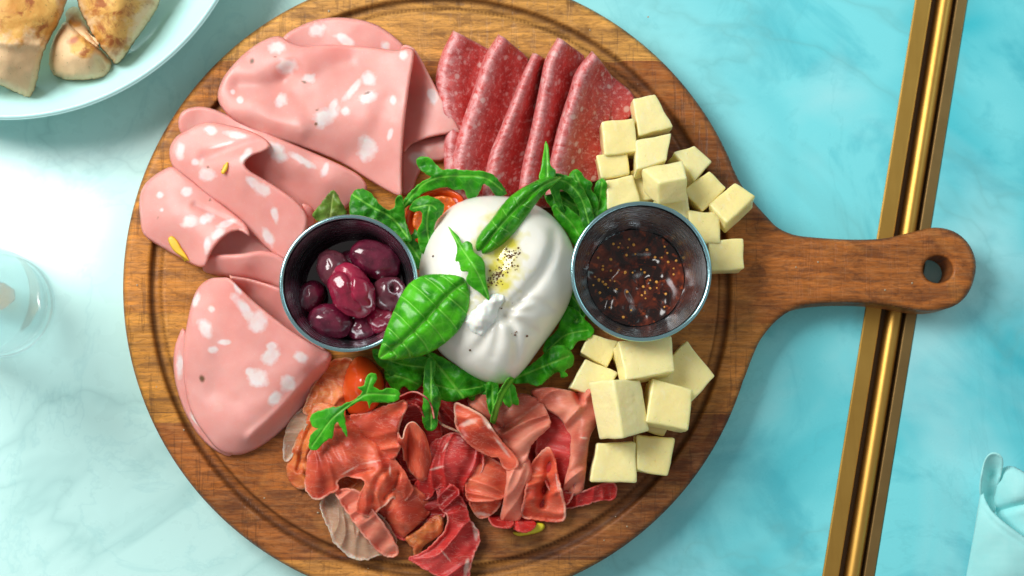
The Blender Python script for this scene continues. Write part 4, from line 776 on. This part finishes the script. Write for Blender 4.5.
aru([(505,384),(514,385),(517,394),(519,405),(513,404),(510,408),(504,403),(502,394)], [(505,384,19),(519,404,16),(504,402,17)], [[(509,386),(512,404)]], 'tiny arugula leaf beside the green stems on the rosy ham', seed=72)
aru([(486,384),(492,382),(498,384),(498,394),(497,408),(495,416),(490,414),(487,404)], [(486,384,20),(498,384,20),(493,415,19)], [([(492,385),(493,412)],1.0)], 'short straight arugula stem leaf below the burrata', seed=73)
aru([(509,378),(515,380),(508,391),(502,402),(498,414),(495,424),(491,421),(494,408),(499,393)], [(512,379,22),(502,398,24),(493,421,20)], [([(512,380),(501,398),(494,420)],1.4)], 'slender curving arugula stem leaf over the rosy ham', seed=74, step=.9)
aru([(372,350),(384,350),(400,356),(424,356),(434,366),(428,380),(412,377),(401,375),(393,379),(385,370),(376,362)], [(372,350,18),(434,366,14),(393,378,14),(405,364,19)], [([(376,354),(400,364),(430,368)],.8)], 'arugula leaf spread under the tip of the big basil leaf', seed=75, valleys=[([(398,362),(408,372)], 4, 4)])
aru([(428,352),(444,358),(464,370),(488,382),(488,388),(482,393),(466,398),(450,402),(438,398),(430,384),(424,366)], [(428,352,16),(488,384,14),(450,402,13),(430,384,14),(455,380,19)], [([(428,354),(445,374),(463,397)],1.2),([(436,385),(458,390),(484,386)],.7)], 'wide arugula leaf with a pale midrib under the lower left of the burrata', seed=76)
aru([(424,372),(428,358),(436,362),(434,380),(440,392),(441,402),(438,414),(437,426),(431,431.5),(425,428),(422,416),(423,398)], [(428,358,22),(424,398,22),(441,400,21),(431,430,17),(431,400,25)], [([(431,362),(431,395),(431,428)],.9)], 'tongue-shaped arugula leaf hanging down over the dark ham', seed=77)
aru([(310,438),(313,432),(318,428.5),(312,426),(310,420),(312,414),(321,410),(332,407),(340,406),(345,403),(352,401),(358,397),(362,392),(358,388),(364,385),(366,377),(370,373),(376,374),(377,380),(374,386),(380,390),(388,388),(396,389),(400,394),(398,400),(390,403),(378,402.5),(372,403),(369,409),(367,402),(358,402),(349,408),(344,412),(346,424),(347,437),(341,428),(337,422),(334,428),(333,438),(328,439),(322,445),(315,450.5),(309,448)],
    [(312,446,20),(313,416,22),(330,420,25),(346,436,23),(345,407,27),(360,398,30),(371,375,31),(398,395,28),(369,408,27)], [([(312,446),(330,421),(342,410),(358,399),(368,394),(395,395)],.8),([(366,394),(371,377)],.7)], 'forked arugula sprig lying on the ham and the lower tomato', seed=78, step=.9, wr=.4)
aru([(552,206),(562,204),(574,212),(586,222),(592,234),(588,246),(580,252),(573,244),(566,232),(556,220)], [(552,206,14),(574,212,19),(590,236,15),(578,250,9),(560,222,12)], [([(556,208),(572,224),(584,244)],.8)], 'arugula leaf squeezed between the upper right of the burrata and the jam cup', seed=84)
aru([(566,292),(575,290),(583,298),(588,308),(584,318),(576,326),(570,322),(574,314),(564,310)], [(566,292,8),(583,298,12),(576,325,12),(588,310,13)], [([(570,294),(580,308),(576,322)],.8)], 'little arugula leaf between the right side of the burrata and the jam cup', seed=85)
aru([(384,372),(394,366),(408,364),(420,372),(422,384),(412,392),(404,386),(398,392),(390,386)], [(384,372,11),(408,364,13),(422,384,12),(398,392,10),(404,376,16)], [([(386,374),(404,378),(418,384)],.8)], 'dark arugula leaf behind the tongue-shaped one, beside the lower tomato', seed=86)
aru([(462,384),(474,380),(488,384),(500,388),(504,396),(494,402),(484,398),(478,404),(468,398)], [(462,384,12),(488,384,13),(504,396,12),(478,403,10)], [([(464,388),(484,391),(502,396)],.8)], 'arugula leaf peeking out below the bottom edge of the burrata', seed=87)
# ================================================================ basil
def vl(mid, tips, dep=1.0, wd=1.5): return [([m_, (np.array(m_)*.5+np.array(t_)*.5+np.array([1., -1.])*0).tolist(), t_], dep, wd) for m_, t_ in zip(mid, tips)]
mid = [(456,287),(447,296),(437,307),(426,319),(414,331),(402,342),(392,350)]
up = [(440,276),(425,278),(411,284),(402,297),(394,312),(388,328),(383,344)]; dn = [(468,296),(465,312),(456,328),(444,341),(428,350),(410,356),(396,358)]
GB = 'basil leaves on the burrata'
aru([(465,279),(455,275),(440,274),(425,275),(412,281),(402,293),(394,310),(386,329),(381,345),(378.5,358),(390,360.5),(405,359),(420,356.5),(435,350),(448,341),(459,330),(467,315),(470,300),(469,288)],
    [(465,280,47),(440,276,46),(412,283,43),(394,310,42),(381,345,40),(379,358,37),(405,358,37),(435,349,39),(459,329,42),(470,300,44),(430,315,48),(450,293,49),(400,343,44),(415,300,47),(445,320,46)],
    [([(466,281),(447,296),(426,319),(402,342),(381,357)],1.1)]+[([m_, ((m_[0]*.45+t_[0]*.55)-2, (m_[1]*.45+t_[1]*.55)-3), t_],.55) for m_, t_ in zip(mid, up)]+[([m_, ((m_[0]*.45+t_[0]*.55)+2, (m_[1]*.45+t_[1]*.55)+1), t_],.8) for m_, t_ in zip(mid, dn)],
    'large glossy basil leaf with deep veins, reaching from the burrata over the olive cup', mat=M_BAS, cat='basil leaf', name='basil_leaf', grp=GB, step=.8, seed=80, drop=2.2, dw=6, wr=.35, ws=.06, t=.0005, ribd=.8,
    valleys=[([(466,281),(447,296),(426,319),(402,342),(381,357)], 2.0, 4)]+[([m_, ((m_[0]*.45+t_[0]*.55)-2, (m_[1]*.45+t_[1]*.55)-3), t_], .8, 2.6) for m_, t_ in zip(mid, up)]+[([m_, ((m_[0]*.45+t_[0]*.55)+2, (m_[1]*.45+t_[1]*.55)+1), t_], .8, 2.6) for m_, t_ in zip(mid, dn)])
aru([(479,254),(475,245),(481,232),(491,220),(502,205),(513,194),(529,184),(545,177.5),(562,177),(553,186),(542,196),(531,211),(519,228),(506,242),(491,252)],
    [B(479,253,3),B(481,233,4),B(502,206,5),B(506,242,3),B(531,211,5),(545,178,38),(561,177.5,34),B(500,228,9),B(520,208,9),(542,188,41)], [([(480,252),(498,229),(518,207),(540,188),(560,178)],.8)]+[([(x, y),(x+dx, y+dy)],.4) for x, y, dx, dy in ((490,239,8,6),(500,227,9,5),(510,215,9,4),(521,204,9,4),(498,229,-6,-8),(508,218,-5,-8),(519,206,-4,-8))],
    'long folded basil leaf running from the middle to the top right of the burrata', mat=M_BAS, cat='basil leaf', name='basil_leaf', grp=GB, step=.8, seed=81, drop=4, dw=7, wr=.5, valleys=[([(480,252),(498,229),(518,207),(540,188),(560,178)], 2.2, 2.5)])
aru([(448,226.5),(453,231),(459,237),(462,243),(467,241),(472,244),(474,252),(482,258),(485,266),(486,280),(489.5,300),(480,293),(470,286),(466,280),(468,272),(461,271),(459,262),(455,261),(457,250),(455,241)],
    [B(449,228,6),B(460,240,6),B(474,252,6),B(485,268,7),B(489,299,3),B(470,285,6),B(457,260,4),B(470,262,10)], [([(449,228),(464,252),(477,272),(488,297)],.7)], 'small jagged leaf on the burrata above the big basil leaf', mat=M_BAS, cat='basil leaf', name='basil_leaf', grp=GB, step=.8, seed=82, wr=.5)
aru([(545.5,141),(548.5,147),(549.5,158),(551,166),(556,171),(553,179),(545,183),(539,178),(541,168),(543,155)], [(546,142,30),(550,165,34),(555,172,32),(546,182,35),(540,176,34)], [([(546,144),(547,160),(547,178)],1.0)], 'thin upright leaf tip pointing to the salami above the folded basil leaf', mat=M_BAS, cat='basil leaf', name='basil_leaf', grp=GB, step=.8, seed=83, wr=.2)
# ================================================================ tomatoes
nt = NT('tomato_skin', rough=.16, spec=.5, coat=.4, coatr=.06, sss=.25, sssr=(1., .2, .05), ssss=.003); p = nt.coord('Object')
c = nt.mix(nt.noise(p, 50, 3), (.62, .035, .008), (.78, .12, .012)); nt.out(base=c, Normal=nt.bump(nt.noise(p, 90, 3), .08, .001)); M_TOM = nt.m
nt = NT('tomato_flesh', rough=.2, spec=.5, sss=.3, sssr=(1., .25, .08), ssss=.003); p = nt.coord('Object')
nt.out(base=nt.mix(nt.noise(p, 130, 4), (.66, .06, .012), (.85, .26, .04)), Normal=nt.bump(nt.noise(p, 200, 4), .4, .001)); M_TFL = nt.m
GT = 'cherry tomato halves'
r1 = empty('tomato_half', P(434, 216, 0)); tag(r1, 'hollow-looking cherry tomato half, cut side up, above the left of the burrata', 'tomato', GT)
ol = [(404,222),(406,208),(413,197),(424,190),(438,187),(452,189),(462,195),(466,206),(462,222),(450,238),(430,246),(415,243),(407,235)]
keep(sheet('tomato_skin', [sheet_data(ol, [(404,222,13),(424,190,16),(466,206,18),(430,246,12),(435,216,5)], drop=5, dw=4, wr=.2, seed=90, valleys=[([(425,222),(436,212),(448,206)], 3, 9)])], M_TOM, .002), r1)
keep(sheet('tomato_flesh', [sheet_data([(413,226),(415,212),(424,201),(438,196),(452,198),(457,208),(450,222),(438,232),(424,234)], [(413,226,13.5),(424,201,15.5),(457,208,16.5),(424,234,13),(436,214,9.5)], drop=1, dw=3, wr=.7, ws=.14, seed=91)], M_TFL, .002), r1)
blobT = sheet('tomato_half', [sheet_data([(344,402),(342,390),(344,376),(349,364),(356,356.5),(364,356),(374,362),(382,372),(385,382),(384,394),(380,404),(372,412),(358,417),(348,414)], [(344,402,9),(345,374,13),(358,357,13),(384,382,12),(360,416,10),(361,378,24),(366,395,22),(354,390,21)], step=1., drop=6, dw=6, wr=.15, seed=92)], M_TOM, .003, label='smooth orange-red cherry tomato wedge below the olive cup, under the arugula sprig', cat='tomato', group=GT)
# ================================================================ bread in the bowl
def bread_mat():
    nt = NT('baked_bread', rough=.6, sss=.1, ssss=.003); p = nt.coord('Object'); u = nt.mapv(nt.attr('sheet_uv', 'Vector'), (.01, .01, .01))
    n = nt.noise(u, 6, 5, .6, .6); crust = nt.attr('fat')
    a = nt.mix(n, (.66, .42, .20), (.82, .60, .36)); g_ = nt.mix(nt.ramp(n, [(.3, 0), (.7, 1)]), (.50, .19, .02), (.82, .52, .14))
    c = nt.mix(nt.ramp(nt.math('ADD', crust, nt.math('MULTIPLY', nt.math('SUBTRACT', nt.noise(u, 13, 4), .5), .9)), [(.25, 0), (.75, 1)]), a, g_)
    c = nt.mix(nt.math('MULTIPLY', nt.math('MULTIPLY', nt.ramp(nt.noise(u, 11, 4, .6, .5), [(.50, 0), (.62, 1)]), crust), .9), c, (.30, .07, .01))
    c = nt.mix(nt.ramp(nt.noise(u, 55, 3, .6), [(.64, 0), (.72, .6)]), c, (.16, .14, .05)); c = nt.mix(nt.attr('speck'), c, (.45, .16, .08))
    return nt.out(base=c, Normal=nt.bump(nt.noise(u, 30, 4, .6), .35, .0010))
M_BREAD = bread_mat(); GBR = 'pieces of baked bread in the bowl'
def bread(o_, c_, lab, seed, **k):
    return sheet('bread_piece', [sheet_data(o_, c_, step=1.3, drop=k.pop('drop', 14), dw=k.pop('dw', 7), wr=.9, ws=.03, seed=seed, base=0.0, edgenoise=.9, **k)], M_BREAD, .004, label=lab, cat='bread', group=GBR)
bread([(66,12),(75,6),(84,18),(92,34),(100,48),(92,46),(78,36),(68,26)], [(66,12,32),(92,34,36),(78,30,38)], 'small sliver of bread wedged between two larger pieces', 101, spots=[(76,20,8,8)], drop=8)
bread([(67,21),(78,30),(94,44),(108,56),(113,66),(106,79),(84,81),(62,79),(50,70),(50,50),(57,32)], [(67,21,38),(108,60,34),(84,80,34),(52,68,34),(78,55,46),(95,62,40)], 'pale plump bread piece lying in the middle of the bowl edge', 102, specks=[(74,40,7,4,-20)], spots=[(82,46,16,12,30)], valleys=[([(98,60),(105,72)], 2, 3)])
bread([(76,-40),(165,-40),(161,-5),(156,10),(146,26),(133,44),(118,65),(108,56),(97,42),(86,22),(78,4)], [(80,-40,50),(165,-40,42),(156,10,36),(118,64,34),(88,22,46),(120,10,52),(112,50,44),(135,30,40)], 'golden long bread piece with browned top at the right of the bowl', 103, spots=[(112,-5,38,36), (112,32,22,24,50)], specks=[], drop=13)
bread([(-40,-40),(74,-40),(67,0),(59,22),(48,42),(41,62),(36,86),(29,99),(14,92),(-8,82),(-40,76)], [(-40,-40,56),(70,-40,50),(60,20,46),(30,97,34),(-40,76,40),(10,20,58),(20,70,48),(40,45,48),(0,45,57)], 'largest golden brown bread wedge in the corner of the photo', 104, spots=[(10,5,60,40), (44,10,18,38)], valleys=[([(-10,42),(20,44),(42,46)], -2, 5)])
# ================================================================ napkin
nt = NT('pale_linen', rough=.85, **{'Sheen Weight': .2}); p = nt.attr('sheet_uv', 'Vector')
wv = nt.node('ShaderNodeTexWave', dict(wave_type='BANDS', bands_direction='X'), Vector=p, Scale=.55, Distortion=.6).outputs['Fac']; wv2 = nt.node('ShaderNodeTexWave', dict(wave_type='BANDS', bands_direction='Y'), Vector=p, Scale=.55, Distortion=.6).outputs['Fac']
nt.out(base=nt.mix(nt.noise(p, .3, 3), (.36, .86, .86), (.46, .90, .90)), Normal=nt.bump(nt.math('ADD', wv, wv2), .25, .0004)); M_LIN = nt.m
n1 = sheet_data([(981,491),(986,501),(993,512),(1008,525),(1030,541),(1060,562),(1060,660),(950,660),(966,576),(974,532)], [(981,491,12),(993,512,24),(1030,541,28),(1060,600,22),(966,576,3),(950,660,2),(1000,570,22)], step=2, drop=1, wr=.3, base=0.0, seed=110, valleys=[([(981,508),(1000,528),(1040,556),(1062,575)], .8, 1.6)])
n2 = sheet_data([(981,493),(982,476),(986,460),(992,454),(999,455.5),(1002,462),(1000,474),(996,490),(994,512),(987,503)], [(981,493,13),(986,459,20),(1002,462,22),(994,510,8),(992,475,9),(984,475,17),(999,478,17),(989,495,7)], step=1.2, drop=-1.0, dw=2, wr=.1, base=0.0, seed=111)
n3 = sheet_data([(994,512),(996,492),(1001,473),(1008,467.5),(1018,470),(1040,484),(1070,500),(1070,560),(1030,542),(1008,526)], [(994,512,6),(1008,468,18),(1040,484,24),(1030,542,20),(1015,495,22),(1000,485,15),(1050,520,24)], step=1.6, drop=2.5, dw=6, wr=.3, base=0.0, seed=112, valleys=[([(993,513),(1008,508),(1030,502),(1060,496)], 4, 4)])
sheet('napkin', [n1, n2, n3], M_LIN, .0008, label='pale turquoise cloth napkin rolled up in the lower right corner', cat='napkin')
# ================================================================ drinking glass (left edge)
gc = Pz(3, 306, 0); glass = empty('drinking_glass', (gc.x, gc.y, .0003)); tag(glass, 'clear greenish drinking glass at the left edge of the photo', 'glass')
nt = NT('tinted_glass', alpha=.4, rough=.06, trans=1., ior=1.45); nt.out(base=(.72, .90, .92))
pr = [(.0001, 0), (.024, 0), (.0265, .002), (.0278, .006), (.0290, .060), (.0300, .1098), (.0295, .1104), (.0288, .1098), (.0276, .060), (.0262, .012), (.022, .0078), (.0001, .0075)]
V, F = lathe([(a, b) for a, b in crom(pr, 3)], 80); link('glass_wall', mesh('glass_wall', V, F), nt.m, glass)
nt = NT('amber_drink', rough=.05, trans=.6, ior=1.33); nt.out(base=(.75, .30, .04))
dr = blob('amber_piece', 0, 0, 0, 9, 7, 5, nt.m, seed=3, rough=.15); dr.location = (gc.x+.0015, gc.y+.004, .0132); tag(dr, 'small amber-coloured piece lying in the bottom of the glass', 'garnish')
# ================================================================ crumbs
cr = []
for i in range(26):
    a, q_ = random.uniform(0, 6.28), random.uniform(240, 312); x, y = CX+q_*math.cos(a), CY+q_*math.sin(a); c = P(x, y, 0 if abs(q_-284) > 8 else -2); cr.append((c.x, c.y, c.z+.0001, random.uniform(.0002, .0006), 1))
for x, y in ((818, 262), (885, 290), (912, 283), (796, 267), (648, 17), (590, 30), (652, 100), (184, 430)): c = P(x, y, .1); cr.append((c.x, c.y, c.z, .0005, 1))
o = specks('crumbs', cr, simple('crumb', (.45, .38, .26), .8)); shift_origin(o); tag(o, 'tiny pale crumbs scattered on the wood', 'crumbs', kind='stuff')
# ================================================================ light
w = bpy.data.worlds.new('World'); S.world = w; w.use_nodes = True
bgn = w.node_tree.nodes['Background']; bgn.inputs[1].default_value = .36
tcn = w.node_tree.nodes.new('ShaderNodeTexCoord'); sx = w.node_tree.nodes.new('ShaderNodeSeparateXYZ'); rpn = w.node_tree.nodes.new('ShaderNodeValToRGB')
w.node_tree.links.new(tcn.outputs['Generated'], sx.inputs[0]); w.node_tree.links.new(sx.outputs[2], rpn.inputs[0]); w.node_tree.links.new(rpn.outputs[0], bgn.inputs[0])
e = rpn.color_ramp.elements; e[0].position = 0.; e[0].color = (.80, .86, .86, 1); e[1].position = 1.; e[1].color = (.84, .82, .80, 1)
def area(name, loc, target, size, power, col, sy=None, spread=None):
    l = bpy.data.lights.new(name, 'AREA'); l.energy = power; l.color = col; l.size = size; l.shape = 'RECTANGLE'; l.size_y = sy or size
    if spread is not None: l.spread = spread
    o = bpy.data.objects.new(name, l); COL.objects.link(o); o.location = loc
    o.rotation_euler = (Vector(target)-Vector(loc)).to_track_quat('-Z', 'Y').to_euler(); return o
area('window_light', (-.64, .44, .75), (0, 0, 0), .50, 12.2, (1.0, .98, .95), .55)
area('side_light', (.9, .45, .7), (0, 0, 0), .5, 1.5, (.70, .97, 1.0), .5)
area('sun_beam', (-.37, .07, .50), (-.252, .032, 0), .056, .0042, (1., .98, .94), .062, .07)
S.view_settings.view_transform = 'Standard'; S.view_settings.look = 'None'; S.view_settings.exposure = .10; S.view_settings.gamma = 1
S.cycles.max_bounces = 10; S.cycles.diffuse_bounces = 5; S.cycles.glossy_bounces = 5; S.cycles.transmission_bounces = 6
